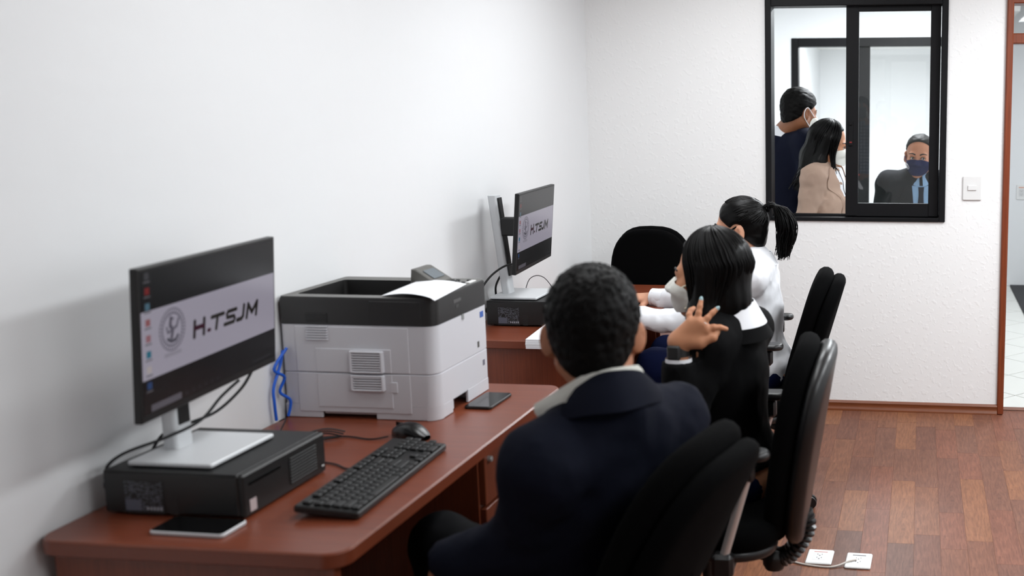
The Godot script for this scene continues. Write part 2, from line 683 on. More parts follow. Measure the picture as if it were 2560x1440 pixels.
func window_unit(called: String, x0: float, x1: float, y0: float, y1: float, zf: float, mull: float, jw := 0.032, sw := 0.066) -> void:
	# black sliding window set in a wall whose front face is at zf; left half slid open, glass in the right half
	var w := Node3D.new()
	w.name = called
	add_child(w)
	w.set_meta("kind", "structure")
	w.position = Vector3(x0, y0, zf)
	var W := x1 - x0; var H := y1 - y0
	var d := BT
	var s := Soup.new()
	s.box(Vector3(jw / 2, H / 2, -d / 2 + 0.006), Vector3(jw, H, d + 0.012), 0.003)
	s.box(Vector3(W - jw / 2, H / 2, -d / 2 + 0.006), Vector3(jw, H, d + 0.012), 0.003)
	s.box(Vector3(W / 2, 0.010, -d / 2 + 0.006), Vector3(W - jw * 2 + 0.002, 0.020, d + 0.012), 0.003)
	s.box(Vector3(W / 2, H - jw * 0.6, -d / 2 + 0.0055), Vector3(W - jw * 2 + 0.002, jw * 1.2, d + 0.011), 0.003)
	# running rails
	s.box(Vector3(W / 2, 0.026, -0.05), Vector3(W - 0.06, 0.012, 0.006), 0.001)
	s.box(Vector3(W / 2, 0.026, -0.085), Vector3(W - 0.06, 0.012, 0.006), 0.001)
	part("window_frame", s.mesh(), M.frame_black, w)
	# sliding sash over the right half
	var a := mull; var b := W - 0.036
	var q := Soup.new()
	var sz := -0.038
	q.box(Vector3(a + sw / 2, H / 2, sz), Vector3(sw, H - 0.05, 0.028), 0.003)
	q.box(Vector3(b - 0.026, H / 2, sz), Vector3(0.052, H - 0.05, 0.028), 0.003)
	q.box(Vector3((a + b) / 2, 0.058, sz), Vector3(b - a - 0.1, 0.070, 0.026), 0.003)
	q.box(Vector3((a + b) / 2, H - 0.052, sz), Vector3(b - a - 0.1, 0.030, 0.026), 0.003)
	var sash := part("window_sash", q.mesh(), M.frame_black, w)
	part("pane", bx(Vector3(a + sw - 0.006, 0.085, sz - 0.003), Vector3(b - 0.045, H - 0.06, sz + 0.003)), M.glass, sash)
	var k := Soup.new()
	k.box(Vector3(a + 0.026, H * 0.40, sz + 0.017), Vector3(0.022, 0.13, 0.008), 0.002)
	k.box(Vector3(a + 0.026, H * 0.40 + 0.048, sz + 0.023), Vector3(0.016, 0.012, 0.008), 0.002)
	part("sash_lock", k.mesh(), M.frame_black, sash)
	part("lock_mark", bx(Vector3(a + 0.020, H * 0.40 - 0.050, sz + 0.021), Vector3(a + 0.033, H * 0.40 - 0.043, sz + 0.0225)), mat(Color(0.45, 0.06, 0.06), 0.5), sash, "small red mark on the lock")
	# second sash parked behind the first, on the rear rail
	var r := Soup.new()
	var rz := -0.085
	r.box(Vector3(a + 0.030, H / 2, rz), Vector3(0.040, H - 0.05, 0.026), 0.003)
	r.box(Vector3(b - 0.022, H / 2, rz), Vector3(0.044, H - 0.05, 0.026), 0.003)
	r.box(Vector3((a + b) / 2, 0.055, rz), Vector3(b - a - 0.08, 0.064, 0.024), 0.003)
	r.box(Vector3((a + b) / 2, H - 0.048, rz), Vector3(b - a - 0.08, 0.024, 0.024), 0.003)
	part("window_sash", r.mesh(), M.frame_black, w)


func ready_shell() -> void:
	# main room
	struct("wall_left", bx(Vector3(LX - 0.15, 0, BZ - BT), Vector3(LX, CH + 0.1, FZ + 0.15)), M.wall)
	struct("wall_right", bx(Vector3(RX, 0, BZ - BT), Vector3(RX + 0.15, CH + 0.1, FZ + 0.15)), M.wall)
	struct("wall_front", bx(Vector3(LX, 0, FZ), Vector3(RX, CH + 0.1, FZ + 0.15)), M.wall)
	struct("ceiling", bx(Vector3(LX - 0.15, CH, -10.1), Vector3(RX + 0.15, CH + 0.15, FZ + 0.15)), M.ceiling)
	wall_hole("wall_back", BZ - BT, BZ, LX, RX, CH, [[-0.812, 0.128, 1.022, 2.168], [0.448, 1.36, 0.0, 2.24]], M.plaster)
	window_unit("window_1", -0.812, 0.128, 1.022, 2.168, BZ, 0.419)
	# door casing with a transom light
	var s := Soup.new()
	for x in [0.436, 1.36]:
		s.box(Vector3(x, 1.13, BZ - BT / 2 + 0.004), Vector3(0.034, 2.26, BT + 0.03), 0.006)
	s.box(Vector3(0.898, 2.15, BZ - BT / 2 + 0.004), Vector3(0.93, 0.044, BT + 0.026), 0.005)
	s.box(Vector3(0.898, 1.957, BZ - BT / 2), Vector3(0.93, 0.052, BT - 0.02), 0.005)
	var d := struct("door_1", s.mesh(), M.door_wood)
	part("transom_pane", bx(Vector3(0.455, 1.98, BZ - 0.063), Vector3(1.345, 2.13, BZ - 0.057)), M.glass, d)
	part("threshold", bx(Vector3(0.45, 0.0, BZ - BT), Vector3(1.345, 0.008, BZ - BT + 0.05), 0.003), M.base_wood, d)
	# skirting with a rounded lip
	var prof := PackedVector2Array([Vector2(0, 0), Vector2(0.022, 0), Vector2(0.022, 0.010), Vector2(0.016, 0.018), Vector2(0.013, 0.030), Vector2(0.016, 0.042), Vector2(0.011, 0.050), Vector2(0, 0.052)])
	var bb := Soup.new()
	bb.prism(prof, 0.0, 0.42 - LX, 0.0, Transform3D(Basis(Vector3(0, 0, 1), Vector3(0, 1, 0), Vector3(-1, 0, 0)), Vector3(0.42, 0, BZ)))
	struct("baseboard_back", bb.mesh(), M.base_wood)
	var bl := Soup.new()
	bl.prism(prof, 0.0, FZ - BZ, 0.0, Transform3D(Basis(Vector3(1, 0, 0), Vector3(0, 1, 0), Vector3(0, 0, 1)), Vector3(LX, 0, BZ)))
	struct("baseboard_left", bl.mesh(), M.base_wood)
	# floor of laminate strips
	var fl := struct("floor", bx(Vector3(LX - 0.15, -0.12, BZ - BT + 0.05), Vector3(RX + 0.15, -0.004, FZ + 0.15)), M.gap)
	rng.seed = 77
	var kinds := []
	for k in 10:
		var len: float = [0.36, 0.44, 0.52, 0.60, 0.68][k % 5]
		var u0 := rng.randf(); var v0 := rng.randf()
		kinds.append([len, plank_mesh(0.098, len, u0, v0)])
	var rest := []
	for k in M.plank.size(): rest.append(Soup.new())
	var x := -1.772
	while x < RX:
		var z := BZ - BT + 0.05 - rng.randf() * 0.4
		while z < FZ:
			var k := rng.randi() % 10
			var len: float = kinds[k][0]
			var tone: int = rng.randi() % M.plank.size()
			var z0 := maxf(z, BZ - BT + 0.05)
			if z + len > z0 + 0.01:
				var seen: bool = x > -0.75 and x < 1.05 and z < -2.3 and z + len > BZ + 0.0
				if seen and z0 == z:
					var q := part("plank", kinds[k][1], M.plank[tone], fl)
					q.position = Vector3(x, 0, z)
				elif seen:
					var q := part("plank", plank_mesh(0.098, z + len - 0.002 - z0, rng.randf(), rng.randf()), M.plank[tone], fl)
					q.position = Vector3(x, 0, z0)
				else:
					plank_into(rest[tone], Vector3(x, 0, z0), 0.098, minf(z + len, FZ + 0.1) - z0 - 0.0004, rng.randf(), rng.randf())
			z += len
		x += 0.0982
	var am := ArrayMesh.new()
	for k in rest.size():
		var r: Soup = rest[k]
		r.crease = 2.0
		am.add_surface_from_arrays(Mesh.PRIMITIVE_TRIANGLES, r.mesh().surface_get_arrays(0))
		am.surface_set_material(k, M.plank[k])
	var rq := MeshInstance3D.new()
	rq.name = "plank_field"
	rq.mesh = am
	fl.add_child(rq, true)
	rq.set_meta("kind", "stuff")


func plank_into(s: Soup, at: Vector3, w: float, l: float, u0: float, v0: float) -> void:
	var b := 0.0003
	var p := [at + Vector3(b, 0, b), at + Vector3(w - b, 0, b), at + Vector3(w - b, 0, l - b), at + Vector3(b, 0, l - b)]
	var e := [at + Vector3(0, -0.0004, 0), at + Vector3(w, -0.0004, 0), at + Vector3(w, -0.0004, l), at + Vector3(0, -0.0004, l)]
	var U := [Vector2(u0, v0), Vector2(u0, v0 + 0.6), Vector2(u0 + l * 0.9, v0 + 0.6), Vector2(u0 + l * 0.9, v0)]
	s.tri(p[0], p[2], p[1], U[0], U[2], U[1])
	s.tri(p[0], p[3], p[2], U[0], U[3], U[2])
	for k in 4:
		var k2 := (k + 1) % 4
		s.tri(p[k], p[k2], e[k2], U[k], U[k2], U[k2])
		s.tri(p[k], e[k2], e[k], U[k], U[k2], U[k])
		s.tri(e[k], e[k2], e[k2] + Vector3(0, -0.006, 0), U[k], U[k2], U[k2])
		s.tri(e[k], e[k2] + Vector3(0, -0.006, 0), e[k] + Vector3(0, -0.006, 0), U[k], U[k2], U[k])


func plank_mesh(w: float, l: float, u0: float, v0: float) -> ArrayMesh:
	var s := Soup.new()
	s.crease = 2.0
	plank_into(s, Vector3.ZERO, w, l - 0.0004, u0, v0)
	return s.mesh()


func ready_beyond() -> void:
	# room behind the window, a second window in its far wall, and the room after that
	var z1 := BZ - BT
	var z2 := -8.5
	struct("wall_beyond_left", bx(Vector3(-2.1, 0, z2 - 0.12), Vector3(-1.95, CH, z1)), M.wall)
	struct("wall_beyond_right", bx(Vector3(0.42, 0, -9.9), Vector3(0.46, CH, z1)), M.wall)
	wall_hole("wall_beyond_far", z2 - BT, z2, -1.95, 0.42, CH, [[-1.03, 0.30, 0.45, 2.158]], M.wall)
	window_unit("window_2", -1.03, 0.30, 0.45, 2.158, z2, 0.51, 0.055, 0.11)
	struct("floor_beyond", bx(Vector3(-2.1, -0.12, -13.9), Vector3(0.46, 0.0, z1)), M.tile)
	struct("wall_far_left", bx(Vector3(-1.45, 0, -13.9), Vector3(-1.31, 2.4, z2 - BT)), M.wall)
	struct("wall_far_right", bx(Vector3(0.6, 0, -13.9), Vector3(0.75, 2.4, -10.0)), M.wall)
	struct("wall_far_end", bx(Vector3(-1.45, 0, -14.0), Vector3(0.75, 2.4, -13.85)), M.wall)
	struct("ceiling_far", bx(Vector3(-1.45, 2.36, -14.0), Vector3(0.75, 2.5, -8.62)), M.ceiling)
	# tiled corridor through the doorway
	struct("wall_corridor_end", bx(Vector3(0.46, 0, -9.92), Vector3(RX, CH, -9.78)), M.wall)
	struct("wall_corridor_right", bx(Vector3(RX - 0.05, 0, -9.9), Vector3(RX + 0.1, CH, z1)), M.wall)
	var fl := struct("floor_corridor", bx(Vector3(0.44, -0.12, -9.9), Vector3(RX, -0.003, z1 + 0.05)), M.grout)
	var st := 0.332
	var area := PackedVector2Array([Vector2(0.462, -9.775), Vector2(1.9, -9.775), Vector2(1.9, -5.640), Vector2(0.462, -5.640)])
	for i in range(-16, 17):
		for j in range(-16, 17):
			var p := Vector2((i - j) * st * 0.7071 + 0.55, (i + j) * st * 0.7071 - 7.6)
			if p.x < 0.2 or p.x > 1.5 or p.y > -5.45 or p.y < -9.95: continue
			var r := 0.325 * 0.7071
			var sq := PackedVector2Array([p + Vector2(r, 0), p + Vector2(0, r), p - Vector2(r, 0), p - Vector2(0, r)])
			for cut in Geometry2D.intersect_polygons(sq, area):
				var q := Soup.new()
				var fl2 := PackedVector2Array()
				for v in cut: fl2.append(Vector2(v.x, -v.y))
				if Geometry2D.is_polygon_clockwise(fl2): fl2.reverse()
				q.prism(fl2, -0.008, 0.0, 0.001, Transform3D(Basis(Vector3(1, 0, 0), Vector3(0, 0, -1), Vector3(0, 1, 0)), Vector3.ZERO))
				part("tile", q.mesh(), M.tile, fl)
	var mt := solo("floor_mat", bx(Vector3(0.825, 0.0, -9.77), Vector3(1.9, 0.012, -7.2), 0.004), M.carpet, "dark grey floor mat on the white corridor tiles", "mat")
	mt.position.y = 0.001


func object_materials() -> void:
	M.black_plastic = mat(Color(0.028, 0.028, 0.030), 0.45)
	M.black_gloss = mat(Color(0.012, 0.012, 0.014), 0.12)
	M.case_black = mat(Color(0.03, 0.03, 0.032), 0.38)
	M.case_top = mat(Color(0.045, 0.045, 0.048), 0.5)
	M.case_top.heightmap_enabled = true
	M.case_top.heightmap_texture = relief(256, 0.2, 2, 41)
	M.case_top.heightmap_scale = 0.01
	M.case_top.uv1_triplanar = true
	M.case_top.uv1_scale = Vector3.ONE * 12.0
	M.silver = mat(Color(0.80, 0.81, 0.82), 0.35, 0.1)
	M.chrome = mat(Color(0.80, 0.79, 0.78), 0.3, 0.6)
	M.printer_white = mat(Color(0.80, 0.80, 0.82), 0.42)
	M.printer_dark = mat(Color(0.125, 0.122, 0.122), 0.4)
	M.printer_grey = mat(Color(0.34, 0.335, 0.32), 0.42)
	M.paper = mat(Color(0.93, 0.935, 0.95), 0.75)
	M.key = mat(Color(0.060, 0.062, 0.066), 0.5)
	M.cable = mat(Color(0.025, 0.027, 0.04), 0.45)
	M.blue_cable = mat(Color(0.08, 0.36, 0.80), 0.4)
	M.white_cable = mat(Color(0.72, 0.69, 0.66), 0.5)
	var weave := relief(256, 0.25, 2, 51)
	M.fabric = mat(Color(0.020, 0.020, 0.022), 0.95, 0.0, 0.15)
	M.fabric.heightmap_enabled = true
	M.fabric.heightmap_texture = weave
	M.fabric.heightmap_scale = 0.05
	M.fabric.uv1_triplanar = true
	M.fabric.uv1_scale = Vector3.ONE * 9.0
	M.chair_plastic = mat(Color(0.06, 0.062, 0.066), 0.36)


func desk(x0: float, x1: float, z0: float, z1: float, label: String) -> void:
	# z0 near the camera, z1 away; drawers at the far end, open kneehole at the near end
	var t := thing("desk", label, "desk", "reddish brown office desks", Vector3((x0 + x1) / 2, 0, (z0 + z1) / 2))
	var W := x1 - x0; var L := z0 - z1
	var s := Soup.new()
	var poly := rrect(W, L, 0.045, 6)
	s.prism(poly, 0.716, 0.75, 0.004, Transform3D(Basis(Vector3(1, 0, 0), Vector3(0, 0, -1), Vector3(0, 1, 0)), Vector3.ZERO))
	part("desk_top", s.mesh(), M.cherry, t)
	var rim := Soup.new()
	var outer := rrect(W + 0.002, L + 0.002, 0.046, 6)
	for j in outer.size():
		var a := outer[j]; var b := outer[(j + 1) % outer.size()]
		rim.quad(Vector3(a.x, 0.720, -a.y), Vector3(b.x, 0.720, -b.y), Vector3(b.x, 0.745, -b.y), Vector3(a.x, 0.745, -a.y))
	part("edge_band", rim.mesh(), M.edge, t)
	part("end_panel", bx(Vector3(-W / 2 + 0.025, 0.0, L / 2 - 0.045), Vector3(W / 2 - 0.03, 0.716, L / 2 - 0.023), 0.002), M.cherry_side, t)
	part("end_panel", bx(Vector3(-W / 2 + 0.025, 0.0, -L / 2 + 0.023), Vector3(W / 2 - 0.03, 0.716, -L / 2 + 0.045), 0.002), M.cherry_side, t)
	part("modesty_panel", bx(Vector3(-W / 2 + 0.03, 0.20, -L / 2 + 0.045), Vector3(-W / 2 + 0.048, 0.716, L / 2 - 0.045), 0.002), M.cherry_side, t)
	var pz := -L / 2 + 0.045; var pw := 0.50
	var pd := part("pedestal", bx(Vector3(-W / 2 + 0.06, 0.03, pz), Vector3(W / 2 - 0.05, 0.716, pz + pw), 0.002), M.cherry_side, t)
	for k in 3:
		var ya: float = [0.04, 0.40, 0.56][k]; var yb: float = [0.39, 0.55, 0.705][k]
		var dr := part("drawer", bx(Vector3(W / 2 - 0.05, ya, pz + 0.006), Vector3(W / 2 - 0.032, yb, pz + pw - 0.006), 0.002), M.cherry_side, pd)
		var hd := Pelt.new()
		var zc := pz + pw / 2; var yc := (ya + yb) / 2; var xf := W / 2 - 0.032
		hd.tube(curve([Vector3(xf, yc, zc - 0.05), Vector3(xf + 0.022, yc, zc - 0.045), Vector3(xf + 0.026, yc, zc), Vector3(xf + 0.022, yc, zc + 0.045), Vector3(xf, yc, zc + 0.05)], 5), 0.004)
		part("handle", hd.mesh(), M.black_plastic, dr)
	var lk := Soup.new()
	lk.lathe([Vector2(0.0085, 0), Vector2(0.0085, 0.009), Vector2(0.007, 0.011), Vector2(0.001, 0.011)], 18, Transform3D(Basis(Vector3(0, 0, 1), Vector3(1, 0, 0), Vector3(0, 1, 0)), Vector3(W / 2 - 0.032, 0.682, pz + pw - 0.03)))
	part("lock", lk.mesh(), M.chrome, pd, "small chrome lock")


func stroke(im: Image, pts: Array, w: float, c: Color) -> void:
	for k in pts.size() - 1:
		var a: Vector2 = pts[k]; var b: Vector2 = pts[k + 1]
		var lo := a.min(b) - Vector2.ONE * (w + 1); var hi := a.max(b) + Vector2.ONE * (w + 1)
		for y in range(maxi(0, int(lo.y)), mini(im.get_height(), int(hi.y) + 1)):
			for x in range(maxi(0, int(lo.x)), mini(im.get_width(), int(hi.x) + 1)):
				var p := Vector2(x, y)
				var q := Geometry2D.get_closest_point_to_segment(p, a, b)
				var e := clampf(w * 0.5 - p.distance_to(q) + 0.5, 0, 1)
				if e > 0.0: im.set_pixel(x, y, im.get_pixel(x, y).lerp(c, e * c.a))


func ring(im: Image, c: Vector2, r: float, w: float, col: Color) -> void:
	var p := []
	for k in 41: p.append(c + Vector2(cos(TAU * k / 40), sin(TAU * k / 40)) * r)
	stroke(im, p, w, col)


func desktop_image() -> Image:
	var W := 960; var H := 540
	var im := Image.create(W, H, false, Image.FORMAT_RGB8)
	im.fill(Color(0.035, 0.035, 0.05))
	im.fill_rect(Rect2i(0, 152, W, 258), Color(0.78, 0.755, 0.82))
	# round seal with an eagle-like figure
	var c := Vector2(188, 250)
	var g := Color(0.42, 0.40, 0.46)
	ring(im, c, 82, 3, g); ring(im, c, 62, 4, Color(0.33, 0.32, 0.38))
	for k in 34:
		var a := TAU * k / 34
		stroke(im, [c + Vector2(cos(a), sin(a)) * 67, c + Vector2(cos(a + 0.05), sin(a + 0.05)) * 78], 5, Color(0.52, 0.50, 0.56))
	stroke(im, [c + Vector2(-8, -44), c + Vector2(-14, -18), c + Vector2(2, 4), c + Vector2(-6, 30)], 17, Color(0.42, 0.40, 0.46))
	stroke(im, [c + Vector2(0, 2), c + Vector2(28, -8), c + Vector2(40, -34)], 11, Color(0.46, 0.44, 0.50))
	stroke(im, [c + Vector2(-4, 2), c + Vector2(-28, 10), c + Vector2(-36, -12)], 9, Color(0.46, 0.44, 0.50))
	stroke(im, [c + Vector2(-30, 34), c + Vector2(-8, 46), c + Vector2(20, 44), c + Vector2(34, 30)], 13, Color(0.38, 0.37, 0.42))
	stroke(im, [c + Vector2(-8, -44), c + Vector2(6, -40)], 8, Color(0.40, 0.38, 0.44))
	# lettering H. TSJM
	var ink := Color(0.20, 0.16, 0.17); var wine := Color(0.26, 0.05, 0.16); var soot := Color(0.17, 0.155, 0.14)
	stroke(im, [Vector2(336, 252), Vector2(330, 312)], 19, ink)
	stroke(im, [Vector2(402, 252), Vector2(396, 312)], 19, ink)
	stroke(im, [Vector2(340, 279), Vector2(394, 279)], 19, wine)
	stroke(im, [Vector2(428, 306), Vector2(440, 306)], 15, wine)
	stroke(im, [Vector2(455, 258), Vector2(545, 258)], 16, soot)
	stroke(im, [Vector2(498, 262), Vector2(486, 310)], 18, soot)
	stroke(im, [Vector2(642, 258), Vector2(578, 258), Vector2(568, 268), Vector2(570, 282), Vector2(622, 284), Vector2(628, 294), Vector2(620, 308), Vector2(548, 308)], 16, soot)
	stroke(im, [Vector2(704, 254), Vector2(694, 298), Vector2(680, 308), Vector2(646, 308)], 18, soot)
	stroke(im, [Vector2(722, 312), Vector2(738, 256), Vector2(766, 296), Vector2(812, 256), Vector2(800, 312)], 18, soot)
	# faint mirror of the seal and letters under the line
	stroke(im, [Vector2(140, 345), Vector2(236, 345)], 16, Color(0.70, 0.68, 0.74))
	# icons down the left edge
	var ic := [[22, Color(0.28, 0.28, 0.30)], [78, Color(0.55, 0.10, 0.10)], [136, Color(0.35, 0.50, 0.58)], [196, Color(0.68, 0.42, 0.44)], [256, Color(0.70, 0.48, 0.52)], [316, Color(0.20, 0.52, 0.62)], [374, Color(0.84, 0.80, 0.80)], [434, Color(0.14, 0.30, 0.52)]]
	for k in ic:
		im.fill_rect(Rect2i(26, k[0] - 13, 28, 26), k[1])
		im.fill_rect(Rect2i(20, k[0] + 19, 40, 5), Color(0.45, 0.44, 0.47))
	im.fill_rect(Rect2i(0, 506, W, 34), Color(0.055, 0.055, 0.065))
	im.fill_rect(Rect2i(46, 510, 190, 26), Color(0.42, 0.41, 0.45))
	for k in 6: im.fill_rect(Rect2i(264 + k * 44, 516, 16, 14), Color(0.16, 0.16, 0.18))
	im.fill_rect(Rect2i(770, 518, 150, 8), Color(0.18, 0.18, 0.20))
	return im


func monitor(at: Vector3, yaw: float, tilt: float, W: float, base_c: Vector3, pole_x: float, pole_lean: float, pole_top: float, label: String) -> Node3D:
	# at: middle of the screen face; yaw: 0 faces +x; base_c: middle of the foot plate
	var t := thing("monitor", label, "monitor", "black desktop monitors", base_c)
	var H := W * 0.578
	var n := Vector3(cos(yaw), 0, sin(yaw))
	var r := Vector3.UP.cross(n)
	var u := (Vector3.UP * cos(tilt) + n * sin(tilt)).normalized()
	var nn := r.cross(u)
	var X := Transform3D(Basis(r, u, nn), at - base_c)
	var s := Soup.new()
	s.box(Vector3(0, 0, -0.0085), Vector3(W, H, 0.017), 0.0018, X)
	s.box(Vector3(0, -0.01, -0.026), Vector3(W * 0.62, H * 0.6, 0.024), 0.008, X)
	part("housing", s.mesh(), M.black_plastic, t)
	var e := Soup.new()
	var a := -W / 2 + 0.006; var b := W / 2 - 0.006; var c0 := -H / 2 + 0.016; var c1 := H / 2 - 0.006
	e.quad_uv(X * Vector3(a, c0, 0.0004), X * Vector3(b, c0, 0.0004), X * Vector3(b, c1, 0.0004), X * Vector3(a, c1, 0.0004))
	part("screen", e.mesh(), M.screen, t)
	var L := Soup.new()
	L.quad(X * Vector3(a, -H / 2 + 0.003, 0.0004), X * Vector3(b, -H / 2 + 0.003, 0.0004), X * Vector3(b, c0 - 0.001, 0.0004), X * Vector3(a, c0 - 0.001, 0.0004))
	part("lower_bezel", L.mesh(), M.case_black, t)
	var foot := Soup.new()
	foot.prism(rrect(0.195, 0.225, 0.006, 3), 0.003, 0.012, 0.002, Transform3D(Basis(r * 0 + Vector3(1, 0, 0), Vector3(0, 0, -1), Vector3(0, 1, 0)), Vector3.ZERO))
	part("foot", foot.mesh(), M.silver, t, "brushed silver foot plate")
	part("foot_pad", bx(Vector3(-0.09, 0, -0.105), Vector3(0.09, 0.003, 0.105)), M.black_plastic, t)
	# pole, a flattened bar leaning back
	var p0 := Vector3(pole_x - base_c.x, 0.010, 0.0); var p1 := p0 + Vector3(pole_lean, pole_top, 0)
	var rings := []
	for k in 2:
		var q: Vector3 = [p0, p1][k]
		var pr := rrect(0.036, 0.058, 0.010, 4)
		var row := []
		for j in pr.size(): row.append(q + Vector3(pr[j].x, 0, -pr[j].y))
		rings.append(row)
	var ps := Soup.new()
	ps.loft(rings)
	part("pole", ps.mesh(), M.silver, t)
	var gr := Soup.new()
	gr.box(Vector3.ZERO, Vector3(0.006, pole_top * 0.8, 0.034), 0.001, Transform3D(Basis(Vector3(0, 0, 1), -atan2(-pole_lean, pole_top) * -1.0), (p0 + p1) / 2 + Vector3(0.0185, pole_top * 0.08, 0)))
	part("pole_track", gr.mesh(), M.black_plastic, t)
	var hd := Soup.new()
	var hx := (p0 + p1) / 2 + Vector3(0.02, 0.06, 0)
	var back := X * Vector3(0, 0.0, -0.036)
	hx.y = back.y
	hx.x = p0.x + pole_lean * (back.y / pole_top) + 0.022
	hx.z = back.z
	hd.box((hx + back) / 2, Vector3(absf(back.x - hx.x) + 0.004, 0.075, 0.045), 0.006)
	part("tilt_head", hd.mesh(), M.black_plastic, t)
	return t


func label_image() -> Image:
	var im := Image.create(192, 144, false, Image.FORMAT_RGB8)
	im.fill(Color(0.03, 0.03, 0.035))
	var r := RandomNumberGenerator.new()
	r.seed = 5
	for k in 26:
		var y := 4 + k * 5
		var x := 4
		while x < 184:
			var w := 3 + r.randi() % 12
			if r.randf() < 0.72: im.fill_rect(Rect2i(x, y, mini(w, 186 - x), 3), Color(0.48, 0.50, 0.55) * (0.6 + 0.4 * r.randf()))
			x += w + 2 + r.randi() % 3
	im.fill_rect(Rect2i(4, 84, 76, 48), Color(0.34, 0.35, 0.40))
	im.fill_rect(Rect2i(34, 58, 26, 22), Color(0.02, 0.02, 0.025))
	for k in 5: im.fill_rect(Rect2i(106 + k * 16, 114, 10, 14), Color(0.62, 0.63, 0.66))
	return im


func computer(at: Vector3, w: float, h: float, d: float, label: String) -> Node3D:
	# flat desktop case; at: bottom near left corner (near = towards the camera, +z)
	var t := thing("desktop_computer", label, "computer", "black slim desktop computers", at)
	var s := Soup.new()
	s.box(Vector3(w / 2, h / 2 + 0.002, -d / 2), Vector3(w, h - 0.008, d), 0.003)
	part("body", s.mesh(), M.case_black, t)
	part("lid", bx(Vector3(0.001, h - 0.004, -d + 0.001), Vector3(w - 0.001, h, -0.001), 0.0015), M.case_top, t)
	var f := Soup.new()
	f.box(Vector3(w + 0.006, h / 2 + 0.001, -d / 2), Vector3(0.014, h - 0.004, d - 0.002), 0.004)
	part("front_bezel", f.mesh(), M.black_plastic, t)
	for k in 9: part("front_slat", bx(Vector3(w + 0.0125, 0, -d * 0.87), Vector3(w + 0.0155, 0.0035, -d * 0.53), 0.0008), M.black_plastic, t).position = Vector3(0, 0.020 + k * 0.007, 0)
	part("drive_slot", bx(Vector3(w + 0.0128, h * 0.72, -d * 0.42), Vector3(w + 0.0142, h * 0.78, -d * 0.06)), M.black_gloss, t)
	part("sticker", bx(Vector3(w + 0.0128, 0.012, -0.040), Vector3(w + 0.0142, 0.038, -0.018)), mat(Color(0.72, 0.66, 0.66), 0.5), t, "small pale sticker")
	part("power_light", bx(Vector3(w + 0.0128, 0.018, -d + 0.012), Vector3(w + 0.0142, 0.021, -d + 0.020)), M.white_plastic, t)
	var q := Soup.new()
	var x0 := w * 0.152; var x1 := w * 0.45
	q.quad_uv(Vector3(x0, 0.006, 0.0006), Vector3(x1, 0.006, 0.0006), Vector3(x1, 0.078, 0.0006), Vector3(x0, 0.078, 0.0006))
	part("spec_label", q.mesh(), M.spec_label, t, "printed grey specification label")
	part("faint_label", bx(Vector3(w * 0.49, 0.006, 0.0), Vector3(w * 0.555, 0.045, 0.0006)), mat(Color(0.055, 0.055, 0.06), 0.5), t)
	var k := Soup.new()
	k.box(Vector3(-0.006, h * 0.6, -0.02), Vector3(0.014, 0.022, 0.022), 0.006)
	part("rear_latch", k.mesh(), M.black_plastic, t)
	for sx in [0.03, w - 0.03]:
		for sz in [0.03, d - 0.03]: part("rubber_foot", bx(Vector3(sx - 0.01, 0.0003, -sz - 0.01), Vector3(sx + 0.01, 0.003, -sz + 0.01)), M.black_plastic, t)
	return t


